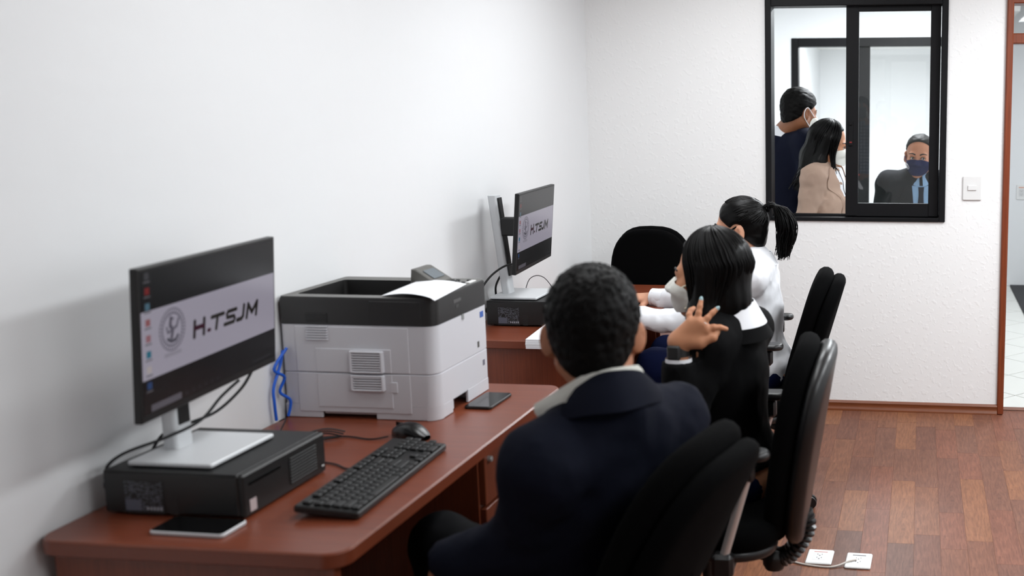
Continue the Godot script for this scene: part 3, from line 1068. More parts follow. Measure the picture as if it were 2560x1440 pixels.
func printer() -> void:
	var x0 := -1.765; var x1 := -1.315; var zn := -2.72; var zf := -3.075
	var t := thing("printer", "white and charcoal laser printer on the near desk", "printer", "", Vector3((x0 + x1) / 2, 0.75, (zn + zf) / 2))
	var W := x1 - x0; var D := zn - zf
	var up := Transform3D(Basis(Vector3(1, 0, 0), Vector3(0, 0, -1), Vector3(0, 1, 0)), Vector3.ZERO)
	# plan outlines: generous radius on the operator's corner
	var plan := func(grow: float) -> PackedVector2Array:
		var o := PackedVector2Array()
		var hw := W / 2 + grow; var hd := D / 2 + grow
		var rr := [0.018, 0.012, 0.012, 0.034]
		for k in 4:
			var r: float = rr[k]
			var cc := Vector2([1, -1, -1, 1][k] * (hw - r), [1, 1, -1, -1][k] * (hd - r))
			for j in 7:
				var a := PI / 2 * (k + j / 6.0)
				o.append(cc + Vector2(cos(a), sin(a)) * r)
		return o
	var base := Soup.new()
	# lower body: ring of walls stands on corner blocks so that a low arch and a side notch stay open
	base.prism(plan.call(-0.003), 0.036, 0.132, 0.0, up)
	base.box(Vector3(-0.19, 0.019, 0.0), Vector3(0.060, 0.036, D - 0.008), 0.004)
	base.box(Vector3(0.150, 0.019, 0.115), Vector3(0.136, 0.036, D / 2 - 0.068), 0.006)
	base.box(Vector3(0.150, 0.019, -0.118), Vector3(0.136, 0.036, D / 2 - 0.062), 0.006)
	part("lower_body", base.mesh(), M.printer_white, t)
	part("underside", bx(Vector3(-0.15, 0.004, -D / 2 + 0.03), Vector3(0.12, 0.037, D / 2 - 0.05)), M.printer_white, t)
	var lb := Soup.new()
	lb.prism(plan.call(0.0), 0.018, 0.129, 0.0015, up)
	# wrapped lower cover, cut for the notch on the operator's side and the arch on the near side
	var cov := Soup.new()
	var ol: PackedVector2Array = plan.call(0.0)
	for j in ol.size():
		var a := ol[j]; var b := ol[(j + 1) % ol.size()]
		var y0 := 0.018
		cov.quad(Vector3(a.x, 0.040, -a.y), Vector3(b.x, 0.040, -b.y), Vector3(b.x, 0.129, -b.y), Vector3(a.x, 0.129, -a.y))
		cov.quad(Vector3(a.x, 0.129, -a.y), Vector3(b.x, 0.129, -b.y), Vector3(b.x * 0.985, 0.1305, -b.y * 0.985), Vector3(a.x * 0.985, 0.1305, -a.y * 0.985))
	part("lower_cover", cov.mesh(), M.printer_white, t)
	# skirt pieces left and right of the arch and of the notch
	var sk := Soup.new()
	part("skirt", bx(Vector3(-W / 2 + 0.001, 0.001, D / 2 - 0.008), Vector3(-W / 2 + 0.109, 0.040, D / 2), 0.0015), M.printer_white, t)
	part("skirt_arch", bx(Vector3(-0.115, 0.011, D / 2 - 0.012), Vector3(0.05, 0.040, D / 2 - 0.008), 0.0015), M.printer_white, t)
	sk.box(Vector3(0.118, 0.0205, D / 2 - 0.004), Vector3(0.150, 0.039, 0.008), 0.0015)
	var cr := PackedVector2Array()
	for j in range(21, 28): cr.append(ol[j])
	for j in cr.size() - 1:
		var a := cr[j]; var b := cr[j + 1]
		sk.quad(Vector3(a.x, 0.001, -a.y), Vector3(b.x, 0.001, -b.y), Vector3(b.x, 0.040, -b.y), Vector3(a.x, 0.040, -a.y))
	sk.box(Vector3(W / 2 - 0.004, 0.0205, D / 2 - 0.062), Vector3(0.008, 0.039, 0.060), 0.0015)
	part("skirt", bx(Vector3(W / 2 - 0.008, 0.001, -D / 2 + 0.010), Vector3(W / 2, 0.040, -D / 2 + 0.160), 0.0015), M.printer_white, t)
	part("skirt", sk.mesh(), M.printer_white, t)
	var mid := Soup.new()
	mid.prism(plan.call(0.0), 0.1325, 0.267, 0.0015, up)
	part("upper_body", mid.mesh(), M.printer_white, t)
	# charcoal crown with the sunk output tray
	var n: int = plan.call(0.0).size()
	var po: PackedVector2Array = plan.call(0.001)
	var hi := rrect(0.315, 0.255, 0.012, 6, Vector2(-0.045, 0.002))
	var cw := Soup.new()
	var TOP := 0.345
	for j in n:
		var j2 := (j + 1) % n
		var a := po[j]; var b := po[j2]; var c := hi[j]; var e := hi[j2]
		cw.quad(Vector3(a.x, 0.2685, -a.y), Vector3(b.x, 0.2685, -b.y), Vector3(b.x, TOP - 0.008, -b.y), Vector3(a.x, TOP - 0.008, -a.y))
		var ai := a * 0.985; var bi := b * 0.985
		cw.quad(Vector3(a.x, TOP - 0.008, -a.y), Vector3(b.x, TOP - 0.008, -b.y), Vector3(bi.x, TOP, -bi.y), Vector3(ai.x, TOP, -ai.y))
	cw.prism(plan.call(-0.004), 0.262, 0.272, 0.0, up)
	part("crown", cw.mesh(), M.printer_dark, t)
	var rimq := Soup.new()
	var well := Soup.new()
	for j in n:
		var j2 := (j + 1) % n
		var ai := po[j] * 0.985; var bi := po[j2] * 0.985; var c := hi[j]; var e := hi[j2]
		rimq.quad(Vector3(ai.x, TOP, -ai.y), Vector3(bi.x, TOP, -bi.y), Vector3(e.x, TOP - 0.002, -e.y), Vector3(c.x, TOP - 0.002, -c.y))
		var yc := 0.28 + 0.045 * clampf((c.x + 0.05) / 0.16, 0, 1); var ye := 0.28 + 0.045 * clampf((e.x + 0.05) / 0.16, 0, 1)
		well.quad(Vector3(c.x, TOP - 0.002, -c.y), Vector3(e.x, TOP - 0.002, -e.y), Vector3(e.x, ye, -e.y), Vector3(c.x, yc, -c.y))
		well.tri(Vector3(c.x, yc, -c.y), Vector3(e.x, ye, -e.y), Vector3(-0.045, 0.28, 0))
	part("top_rim", rimq.mesh(), M.printer_grey, t)
	part("output_tray", well.mesh(), M.printer_dark, t)
	# faces towards the camera: panels, vents, latch (x from the photograph, relative to the middle)
	var cx := (x0 + x1) / 2
	var zz := D / 2
	var F := func(xa: float, xb: float, ya: float, yb: float, proud: float, b := 0.0012) -> ArrayMesh:
		return bx(Vector3(xa - cx, ya - 0.75, zz - 0.002), Vector3(xb - cx, yb - 0.75, zz + proud), b)
	part("side_panel", F.call(-1.722, -1.392, 0.884, 1.012, 0.0018), M.printer_white, t)
	part("side_panel", F.call(-1.722, -1.392, 0.769, 0.880, 0.0018), M.printer_white, t)
	part("access_door", F.call(-1.664, -1.444, 0.884, 0.951, 0.0034), M.printer_white, t)
	part("access_door", F.call(-1.664, -1.444, 0.784, 0.880, 0.0034), M.printer_white, t)
	# vents: open frames with slats between which one looks into the hollow behind
	for v in [[0.083, 0.129, 5], [0.1345, 0.197, 8]]:
		var y0: float = v[0]; var y1: float = v[1]
		var xa := -1.562 - cx; var xb := -1.464 - cx
		var fm := Soup.new()
		fm.box(Vector3(xa + 0.0045, (y0 + y1) / 2, zz + 0.007), Vector3(0.009, y1 - y0, 0.014), 0.003)
		fm.box(Vector3(xb - 0.0045, (y0 + y1) / 2, zz + 0.007), Vector3(0.009, y1 - y0, 0.014), 0.003)
		fm.box(Vector3((xa + xb) / 2, y0 + 0.003, zz + 0.007), Vector3(xb - xa - 0.01, 0.006, 0.014), 0.002)
		fm.box(Vector3((xa + xb) / 2, y1 - 0.003, zz + 0.007), Vector3(xb - xa - 0.01, 0.006, 0.014), 0.002)
		part("vent_frame", fm.mesh(), M.printer_white, t)
		for k in v[2]: part("vent_slat", bx(Vector3(xa + 0.008, 0, 0), Vector3(xb - 0.008, 0.0036, 0.004), 0.0008), M.printer_white, t).position = Vector3(0, y0 + 0.0085 + k * 0.0070, zz + 0.0095)
	for k in 6: part("vent_slat", bx(Vector3(-1.688 - cx, 0, 0), Vector3(-1.624 - cx, 0.0036, 0.006), 0.0008), M.printer_white, t).position = Vector3(0, 0.2245 + k * 0.0072, zz + 0.001)
	for k in 5: part("crown_slat", bx(Vector3(-1.688 - cx, 0, 0), Vector3(-1.624 - cx, 0.003, 0.0035), 0.0006), M.printer_dark, t).position = Vector3(0, 0.273 + k * 0.0058, zz + 0.0008)
	part("crown_panel", bx(Vector3(-1.499 - cx, 0.2695, zz - 0.001), Vector3(-1.352 - cx, 0.336, zz + 0.0026), 0.0012), M.printer_dark, t)
	var la := Soup.new()
	la.box(Vector3(-1.440 - cx, 0.094, zz + 0.002), Vector3(0.022, 0.030, 0.004), 0.001)
	part("latch", la.mesh(), M.printer_white, t)
	# operator's side
	var xx := W / 2
	var zc := (zn + zf) / 2
	var G := func(za: float, zb: float, ya: float, yb: float, proud: float) -> ArrayMesh:
		return bx(Vector3(xx - 0.002, ya - 0.75, za - zc), Vector3(xx + proud, yb - 0.75, zb - zc))
	part("name_plate", G.call(-2.893, -2.843, 1.060, 1.070, 0.0016), mat(Color(0.30, 0.30, 0.30), 0.5), t, "faint raised name on the crown")
	part("name_plate", G.call(-2.877, -2.857, 1.045, 1.053, 0.0016), mat(Color(0.24, 0.24, 0.24), 0.5), t)
	part("release_tab", G.call(-2.908, -2.895, 1.003, 1.019, 0.002), mat(Color(0.55, 0.56, 0.56), 0.4), t)
	part("blue_sticker", G.call(-3.046, -3.022, 0.984, 1.002, 0.0008), mat(Color(0.20, 0.36, 0.66), 0.5), t, "small blue sticker")
	part("side_mark", G.call(-3.008, -2.996, 0.898, 0.916, 0.0008), M.printer_grey, t)
	part("paper_gauge", G.call(-3.042, -3.028, 0.835, 0.852, 0.0008), mat(Color(0.42, 0.42, 0.47), 0.5), t)
	# control panel at the far end of the crown: wedge with a screen, keys beyond it
	var pz := -D / 2 + 0.012
	var wed := Soup.new()
	var wp := PackedVector2Array([Vector2(-0.020, 0.0), Vector2(0.062, 0.0), Vector2(0.062, 0.006), Vector2(-0.002, 0.046), Vector2(-0.016, 0.046)])
	wed.prism(wp, 0.0, 0.105, 0.003, Transform3D(Basis(Vector3(1, 0, 0), Vector3(0, 1, 0), Vector3(0, 0, 1)), Vector3(0.062, TOP - 0.003, pz)))
	var wd := part("control_panel", wed.mesh(), M.printer_grey, t)
	var WX := Transform3D(Basis(Vector3(0, 0, -1), Vector3(-0.848, 0.53, 0).normalized(), Vector3(0.53, 0.848, 0).normalized()), Vector3(0.092, TOP + 0.025, pz + 0.052))
	var sc := Soup.new()
	sc.box(Vector3(0, 0, 0.0), Vector3(0.068, 0.042, 0.002), 0.0006, WX)
	part("display", sc.mesh(), mat(Color(0.42, 0.45, 0.47), 0.2), wd, "grey display")
	var kb := Soup.new()
	for k in 4:
		kb.box(Vector3(0.140 + k * 0.017, TOP + 0.001, pz + 0.070), Vector3(0.010, 0.005, 0.008), 0.001)
		if k != 2: kb.box(Vector3(0.140 + k * 0.017, TOP + 0.001, pz + 0.030), Vector3(0.010, 0.005, 0.010), 0.001)
	kb.box(Vector3(0.152, TOP + 0.001, pz + 0.050), Vector3(0.026, 0.005, 0.012), 0.002)
	part("keypad", kb.mesh(), M.black_plastic, wd)
	part("usb_cover", bx(Vector3(0.200, TOP - 0.001, pz + 0.030), Vector3(0.214, TOP + 0.003, pz + 0.078), 0.001), M.white_plastic, wd)
	# printed sheet lying half over the edge
	var S := Pelt.new()
	var A := Vector3(-1.478, 0, -2.748); var B := Vector3(-1.300, 0, -2.700); var C := Vector3(-1.322, 0, -2.955); var Dd := Vector3(-1.480, 0, -2.975)
	for side in 2:
		var rows := []
		for k in 13:
			var row := []
			for j in 13:
				var u := j / 12.0; var v := k / 12.0
				var p := A.lerp(B, u).lerp(Dd.lerp(C, u), v)
				var lift := 0.012 * sin(u * PI * 0.9) * (1.0 - 0.4 * v) + 0.006 * v * (1 - u)
				var drop := maxf(0.0, u - 0.90) * 0.05 * (1.0 - v)
				p.y = 1.0955 + lift - drop + side * 0.0007
				row.append(p)
			if side == 0: row.reverse()
			rows.append(row)
		S.grid(rows)
	solo("paper_sheet", S.mesh(), M.paper, "white printed sheet lying on top of the printer", "paper")


func phone(at: Vector3, along: Vector3, len: float, wid: float, edge: Material, label: String) -> void:
	var t := thing("smartphone", label, "phone", "", at)
	var z := along.normalized(); var x := Vector3.UP.cross(z)
	var X := Transform3D(Basis(x, z, x.cross(z)), Vector3.ZERO)
	if X.basis.z.y < 0: X.basis = Basis(-x, z, (-x).cross(z))
	var s := Soup.new()
	s.prism(rrect(wid, len, 0.010, 5), 0.0, 0.0085, 0.0018, X)
	part("body", s.mesh(), edge, t)
	var q := Soup.new()
	q.prism(rrect(wid - 0.004, len - 0.004, 0.009, 5), 0.0085, 0.0090, 0.0, X)
	part("screen", q.mesh(), M.black_gloss, t)


func keyboard() -> void:
	# near left corner (-1.30,-2.015) .. far right corner (-1.185,-2.48)
	var t := thing("keyboard", "black full-size keyboard on the near desk", "keyboard", "", Vector3(-1.245, 0.7525, -2.248), 0.045)
	# local: x towards the sitter (+x), length along z; keys laid out left (near, +z) to right (far, -z)
	var L := 0.472; var W := 0.142
	var X := Transform3D(Basis(Vector3(0, 0, 1), 0.09 * -1.0), Vector3(0, 0.017, 0))
	var s := Soup.new()
	s.prism(rrect(W, L, 0.006, 3), -0.012, 0.004, 0.003, X * Transform3D(Basis(Vector3(1, 0, 0), Vector3(0, 0, -1), Vector3(0, 1, 0)), Vector3.ZERO))
	s.box(Vector3(-W / 2 + 0.02, -0.010, L / 2 - 0.03), Vector3(0.012, 0.014, 0.03), 0.002)
	s.box(Vector3(-W / 2 + 0.02, -0.010, -L / 2 + 0.03), Vector3(0.012, 0.014, 0.03), 0.002)
	s.box(Vector3(W / 2 - 0.02, -0.013, 0), Vector3(0.012, 0.008, L - 0.04), 0.002)
	part("case", s.mesh(), M.black_plastic, t)
	var u := 0.0203
	var rows := [
		[-0.050, [[0, 1], [2, 1], [3, 1], [4, 1], [5, 1], [6.5, 1], [7.5, 1], [8.5, 1], [9.5, 1], [11, 1], [12, 1], [13, 1], [14, 1], [15.4, 1], [16.4, 1], [17.4, 1]]],
		[-0.0245, [[0, 1], [1, 1], [2, 1], [3, 1], [4, 1], [5, 1], [6, 1], [7, 1], [8, 1], [9, 1], [10, 1], [11, 1], [12, 1], [13, 2], [15.4, 1], [16.4, 1], [17.4, 1], [18.8, 1], [19.8, 1], [20.8, 1], [21.8, 1]]],
		[-0.0042, [[0, 1.5], [1.5, 1], [2.5, 1], [3.5, 1], [4.5, 1], [5.5, 1], [6.5, 1], [7.5, 1], [8.5, 1], [9.5, 1], [10.5, 1], [11.5, 1], [12.5, 1], [13.5, 1.5], [15.4, 1], [16.4, 1], [17.4, 1], [18.8, 1], [19.8, 1], [20.8, 1], [21.8, 1]]],
		[0.0161, [[0, 1.75], [1.75, 1], [2.75, 1], [3.75, 1], [4.75, 1], [5.75, 1], [6.75, 1], [7.75, 1], [8.75, 1], [9.75, 1], [10.75, 1], [11.75, 1], [12.75, 2.25], [18.8, 1], [19.8, 1], [20.8, 1]]],
		[0.0364, [[0, 2.25], [2.25, 1], [3.25, 1], [4.25, 1], [5.25, 1], [6.25, 1], [7.25, 1], [8.25, 1], [9.25, 1], [10.25, 1], [11.25, 1], [12.25, 2.75], [16.4, 1], [18.8, 1], [19.8, 1], [20.8, 1], [21.8, 1]]],
		[0.0567, [[0, 1.25], [1.25, 1.25], [2.5, 1.25], [3.75, 6.25], [10, 1.25], [11.25, 1.25], [12.5, 1.25], [13.75, 1.25], [15.4, 1], [16.4, 1], [17.4, 1], [18.8, 2], [20.8, 1]]]]
	var made := {}
	for r in rows:
		for k in r[1]:
			var w: float = k[1]
			if not made.has(w):
				var q := Soup.new()
				q.box(Vector3(0, 0.003, 0), Vector3(0.0170, 0.006, u * w - 0.0034), 0.0016)
				made[w] = q.mesh()
			var p := part("key", made[w], M.key, t)
			p.transform = X * Transform3D(Basis.IDENTITY, Vector3(r[0], 0.004, L / 2 - 0.0105 - u * (k[0] + w / 2.0)))


func mouse(at: Vector3, turn: float, label: String) -> void:
	var t := thing("computer_mouse", label, "mouse", "", at, turn)
	var s := Pelt.new()
	var rows := []
	for k in 15:
		var v := k / 14.0
		var x := -0.058 + 0.116 * v
		var w := 0.031 * pow(maxf(sin(PI * clampf(v * 0.94 + 0.03, 0.0, 1.0)), 0.0), 0.4)
		var hh := 0.006 + 0.030 * pow(maxf(sin(PI * clampf(v * 0.9 + 0.08, 0, 1)), 0.0), 0.9)
		var row := []
		for j in 18:
			var a := TAU * j / 18
			var cy := sin(a)
			row.append(Vector3(x, (hh * pow(cy, 0.8) if cy > 0 else 0.0035 * cy) + 0.0045, -w * signf(cos(a)) * pow(absf(cos(a)), 0.7)))
		rows.append(row)
	s.grid(rows, true)
	part("shell", s.mesh(), mat(Color(0.022, 0.022, 0.024), 0.25), t)
	var wh := Soup.new()
	wh.lathe([Vector2(0.001, -0.004), Vector2(0.009, -0.004), Vector2(0.0095, 0.0), Vector2(0.009, 0.004), Vector2(0.001, 0.004)], 18, Transform3D(Basis(Vector3(1, 0, 0), Vector3(0, 0, 1), Vector3(0, -1, 0)), Vector3(-0.034, 0.027, 0)))
	part("wheel", wh.mesh(), mat(Color(0.09, 0.09, 0.09), 0.6), t)
	part("button_gap", bx(Vector3(-0.052, 0.018, -0.0006), Vector3(-0.012, 0.0365, 0.0006)), M.black_gloss, t)


func pad(outline: PackedVector2Array, t: float, r: float, bend: Callable, X: Transform3D) -> Pelt:
	# cushion from an outline: rounded rim, both faces filled with shrinking rings; bend maps (x, y, z) to its curved place
	var S := Pelt.new()
	var rows := []
	var n := outline.size()
	var c := Vector2.ZERO
	for p in outline: c += p
	c /= n
	var put := func(q: PackedVector2Array, z: float) -> Array:
		var row := []
		for j in n: row.append(X * bend.call(Vector3(q[j].x, q[j].y, z)))
		return row
	var fr := Soup.inset(outline, r)
	for k in [0.02, 0.3, 0.6, 0.85]:
		var q := PackedVector2Array()
		for j in n: q.append(c.lerp(fr[j], k))
		rows.append(put.call(q, -t / 2))
	for k in 7:
		var a := -PI / 2 + PI * k / 6.0
		rows.append(put.call(Soup.inset(outline, r * (1.0 - cos(a))), (t / 2 - minf(r, t / 2)) * signf(sin(a)) * (0.0 if k == 3 else 1.0) + minf(r, t / 2) * sin(a)))
	for k in [0.85, 0.6, 0.3, 0.02]:
		var q := PackedVector2Array()
		for j in n: q.append(c.lerp(fr[j], k))
		rows.append(put.call(q, t / 2))
	S.grid(rows, true)
	return S


func arch(w: float, h: float, taper: float, n := 40) -> PackedVector2Array:
	# backrest outline: round shoulders, narrower foot; y from -h/2 to h/2
	var o := PackedVector2Array()
	for k in n:
		var a := TAU * k / n
		var cx := signf(cos(a)) * pow(absf(cos(a)), 0.72); var sy := signf(sin(a)) * pow(absf(sin(a)), 0.78)
		var f := 1.0 - taper * clampf(0.5 - sy * 0.5, 0, 1)
		o.append(Vector2(cx * w / 2 * f, sy * h / 2))
	return o


func chair(at: Vector3, facing: float, label: String, lean := 0.17, arms := true, top := 0.98, grey_shell := false, deep := 1.0) -> void:
	# at: floor under the column; facing: turn about y, 0 looks along -z
	var t := thing("office_chair", label, "chair", "black office chairs", at, facing)
	var flat := func(p: Vector3) -> Vector3: return p
	var seat_o := rrect(0.47, 0.46 * deep, 0.12, 8)
	var up := Transform3D(Basis(Vector3(1, 0, 0), Vector3(0, 0, -1), Vector3(0, 1, 0)), Vector3(0, 0.465, -0.01))
	var sag := func(p: Vector3) -> Vector3: return p + Vector3(0, 0, -0.5 * maxf(0.0, p.y - 0.12) ** 2 * 3.0 + 0.15 * p.x * p.x)
	part("seat_cushion", pad(seat_o, 0.075, 0.034, sag, up).mesh(), M.fabric, t)
	part("seat_pan", pad(rrect(0.45, 0.44 * deep, 0.12, 8), 0.03, 0.012, sag, Transform3D(up.basis, Vector3(0, 0.418, -0.01))).mesh(), M.chair_plastic, t)
	# backrest: cushion in front, shell behind, both curved round the sitter
	var foot := 0.395
	var bh := top - foot
	var wrap := func(p: Vector3) -> Vector3: return p + Vector3(0, 0, -0.55 * p.x * p.x - 0.35 * (p.y + 0.02) ** 2 * signf(p.y + 0.02) * 0.0)
	var B := Transform3D(Basis(Vector3(1, 0, 0), lean), Vector3(0, foot + bh / 2, 0.225 * deep + sin(lean) * bh * 0.5))
	part("backrest_cushion", pad(arch(0.455, bh, 0.22), 0.062, 0.030, wrap, B * Transform3D(Basis.IDENTITY, Vector3(0, 0, -0.030))).mesh(), M.fabric, t)
	part("back_shell", pad(arch(0.448, bh - 0.012, 0.22), 0.05, 0.024, wrap, B * Transform3D(Basis.IDENTITY, Vector3(0, -0.004, 0.026))).mesh(), M.chair_plastic if grey_shell else M.fabric, t)
	# spine bar in a ribbed sleeve
	var path := curve([Vector3(0, 0.36, 0.10), Vector3(0, 0.335, 0.175 * deep), Vector3(0, 0.350, 0.235 * deep), Vector3(0, 0.43, 0.268 * deep + 0.08 * lean), Vector3(0, 0.50, 0.235 * deep + 0.15 * lean)], 6)
	part("spine_bar", tubes([path], 0.014, 0.012), M.black_plastic, t)
	var ribs := Pelt.new()
	for k in range(7, 22):
		var p: Vector3 = path[k]; var d: Vector3 = (path[k + 1] - path[k - 1]).normalized()
		ribs.tube([p - d * 0.0035, p - d * 0.0012, p + d * 0.0012, p + d * 0.0035], 0.029, 0.029, 14)
	part("ribbed_sleeve", ribs.mesh(), M.chair_plastic, t)
	if arms:
		for sx in [-1, 1]:
			var q := Pelt.new()
			q.tube([Vector3(sx * 0.278, 0.45, 0.085), Vector3(sx * 0.288, 0.675, 0.150)], 0.0125, 0.0125, 14)
			var ar := part("arm_post", q.mesh(), M.chrome, t, "chrome arm post")
			part("arm_bracket", bx(Vector3(sx * 0.278 - 0.022, 0.40, 0.055), Vector3(sx * 0.278 + 0.022, 0.465, 0.112), 0.010), M.chair_plastic, ar)
			part("arm_bar", bx(Vector3(sx * 0.24 - 0.05, 0.398, 0.06), Vector3(sx * 0.24 + 0.05, 0.412, 0.108), 0.004), M.chair_plastic, ar)
			part("arm_socket", bx(Vector3(sx * 0.288 - 0.017, 0.665, 0.132), Vector3(sx * 0.288 + 0.017, 0.722, 0.170), 0.008), M.chair_plastic, ar)
			part("arm_pad", pad(rrect(0.07, 0.23, 0.034, 7), 0.024, 0.011, flat, Transform3D(up.basis, Vector3(sx * 0.288, 0.735, 0.095))).mesh(), M.chair_plastic, ar)
	var c := Soup.new()
	c.lathe([Vector2(0.026, 0.10), Vector2(0.026, 0.24), Vector2(0.018, 0.245), Vector2(0.018, 0.37), Vector2(0.05, 0.375), Vector2(0.05, 0.405), Vector2(0.01, 0.405)], 18)
	c.box(Vector3(0, 0.395, 0.02), Vector3(0.16, 0.04, 0.22), 0.01)
	part("gas_column", c.mesh(), M.black_plastic, t)
	var kn := Soup.new()
	kn.lathe([Vector2(0.004, -0.03), Vector2(0.026, -0.028), Vector2(0.034, -0.012), Vector2(0.034, 0.012), Vector2(0.024, 0.03), Vector2(0.004, 0.032)], 10, Transform3D(Basis.IDENTITY, Vector3(0, 0.33, 0.19)))
	part("tension_knob", kn.mesh(), M.black_plastic, t)
	for k in 5:
		var a := TAU * k / 5 + 0.3
		var d := Vector3(cos(a), 0, sin(a))
		var sd := Vector3(-sin(a), 0, cos(a))
		var L := Soup.new()
		var rings := []
		for j in 3:
			var p: Vector3 = d * [0.02, 0.16, 0.30][j] * deep + Vector3(0, [0.125, 0.105, 0.085][j], 0)
			var w: float = [0.028, 0.024, 0.018][j]; var hh: float = [0.022, 0.018, 0.012][j]
			rings.append([p - sd * w - Vector3(0, hh, 0), p + sd * w - Vector3(0, hh, 0), p + sd * w * 0.7 + Vector3(0, hh, 0), p - sd * w * 0.7 + Vector3(0, hh, 0)])
		for r in rings: r.reverse()
		L.loft(rings)
		var lg := part("base_leg", L.mesh(), M.chair_plastic, t)
		var cs := Soup.new()
		for e in [-1, 1]:
			cs.lathe([Vector2(0.002, -0.008), Vector2(0.024, -0.008), Vector2(0.026, 0), Vector2(0.024, 0.008), Vector2(0.002, 0.008)], 16, Transform3D(Basis(d, sd, d.cross(sd)), d * 0.295 * deep + sd * e * 0.014 + Vector3(0, 0.0265, 0)))
		cs.box(d * 0.295 * deep + Vector3(0, 0.06, 0), Vector3(0.016, 0.045, 0.016), 0.003)
		part("caster", cs.mesh(), M.black_plastic, lg)


func wall_plate(called: String, at: Vector3, w: float, h: float, X: Basis, label: String, category: String, inset: int) -> void:
	# inset 0: rocker switch, 1: double outlet with coloured strip
	var t := thing(called, label, category, "", at)
	var B := Transform3D(X, Vector3.ZERO)
	var s := Soup.new()
	s.prism(rrect(w, h, 0.006, 4), 0.0, 0.009, 0.003, B)
	part("plate", s.mesh(), M.white_plastic, t)
	if inset == 0:
		var r := Soup.new()
		r.box(Vector3(0, 0.002, 0.0115), Vector3(0.044, 0.025, 0.006), 0.0015, B)
		part("rocker", r.mesh(), M.white_plastic, t)
	else:
		var q := Soup.new()
		q.box(Vector3(0, -0.004, 0.0090), Vector3(w * 0.52, h * 0.50, 0.0012), 0.0005, B)
		part("socket_face", q.mesh(), mat(Color(0.80, 0.80, 0.80), 0.4), t)
		var st := Soup.new()
		st.box(Vector3(0, h * 0.315, 0.0090), Vector3(w * 0.52, h * 0.05, 0.0012), 0.0003, B)
		part("marking_strip", st.mesh(), M.strip_dark if inset == 2 else M.strip_pink if inset == 1 else M.strip_orange, t)
		var hs := Soup.new()
		for e in [-1, 1]:
			var y: float = -0.004 + e * h * 0.12
			hs.box(Vector3(-0.009, y + 0.004, 0.0098), Vector3(0.0022, 0.006, 0.0008), 0.0, B)
			hs.box(Vector3(0.007, y + 0.004, 0.0098), Vector3(0.0022, 0.006, 0.0008), 0.0, B)
			hs.box(Vector3(-0.001, y - 0.006, 0.0098), Vector3(0.005, 0.004, 0.0008), 0.0, B)
		part("socket_holes", hs.mesh(), mat(Color(0.25, 0.25, 0.25), 0.7), t)


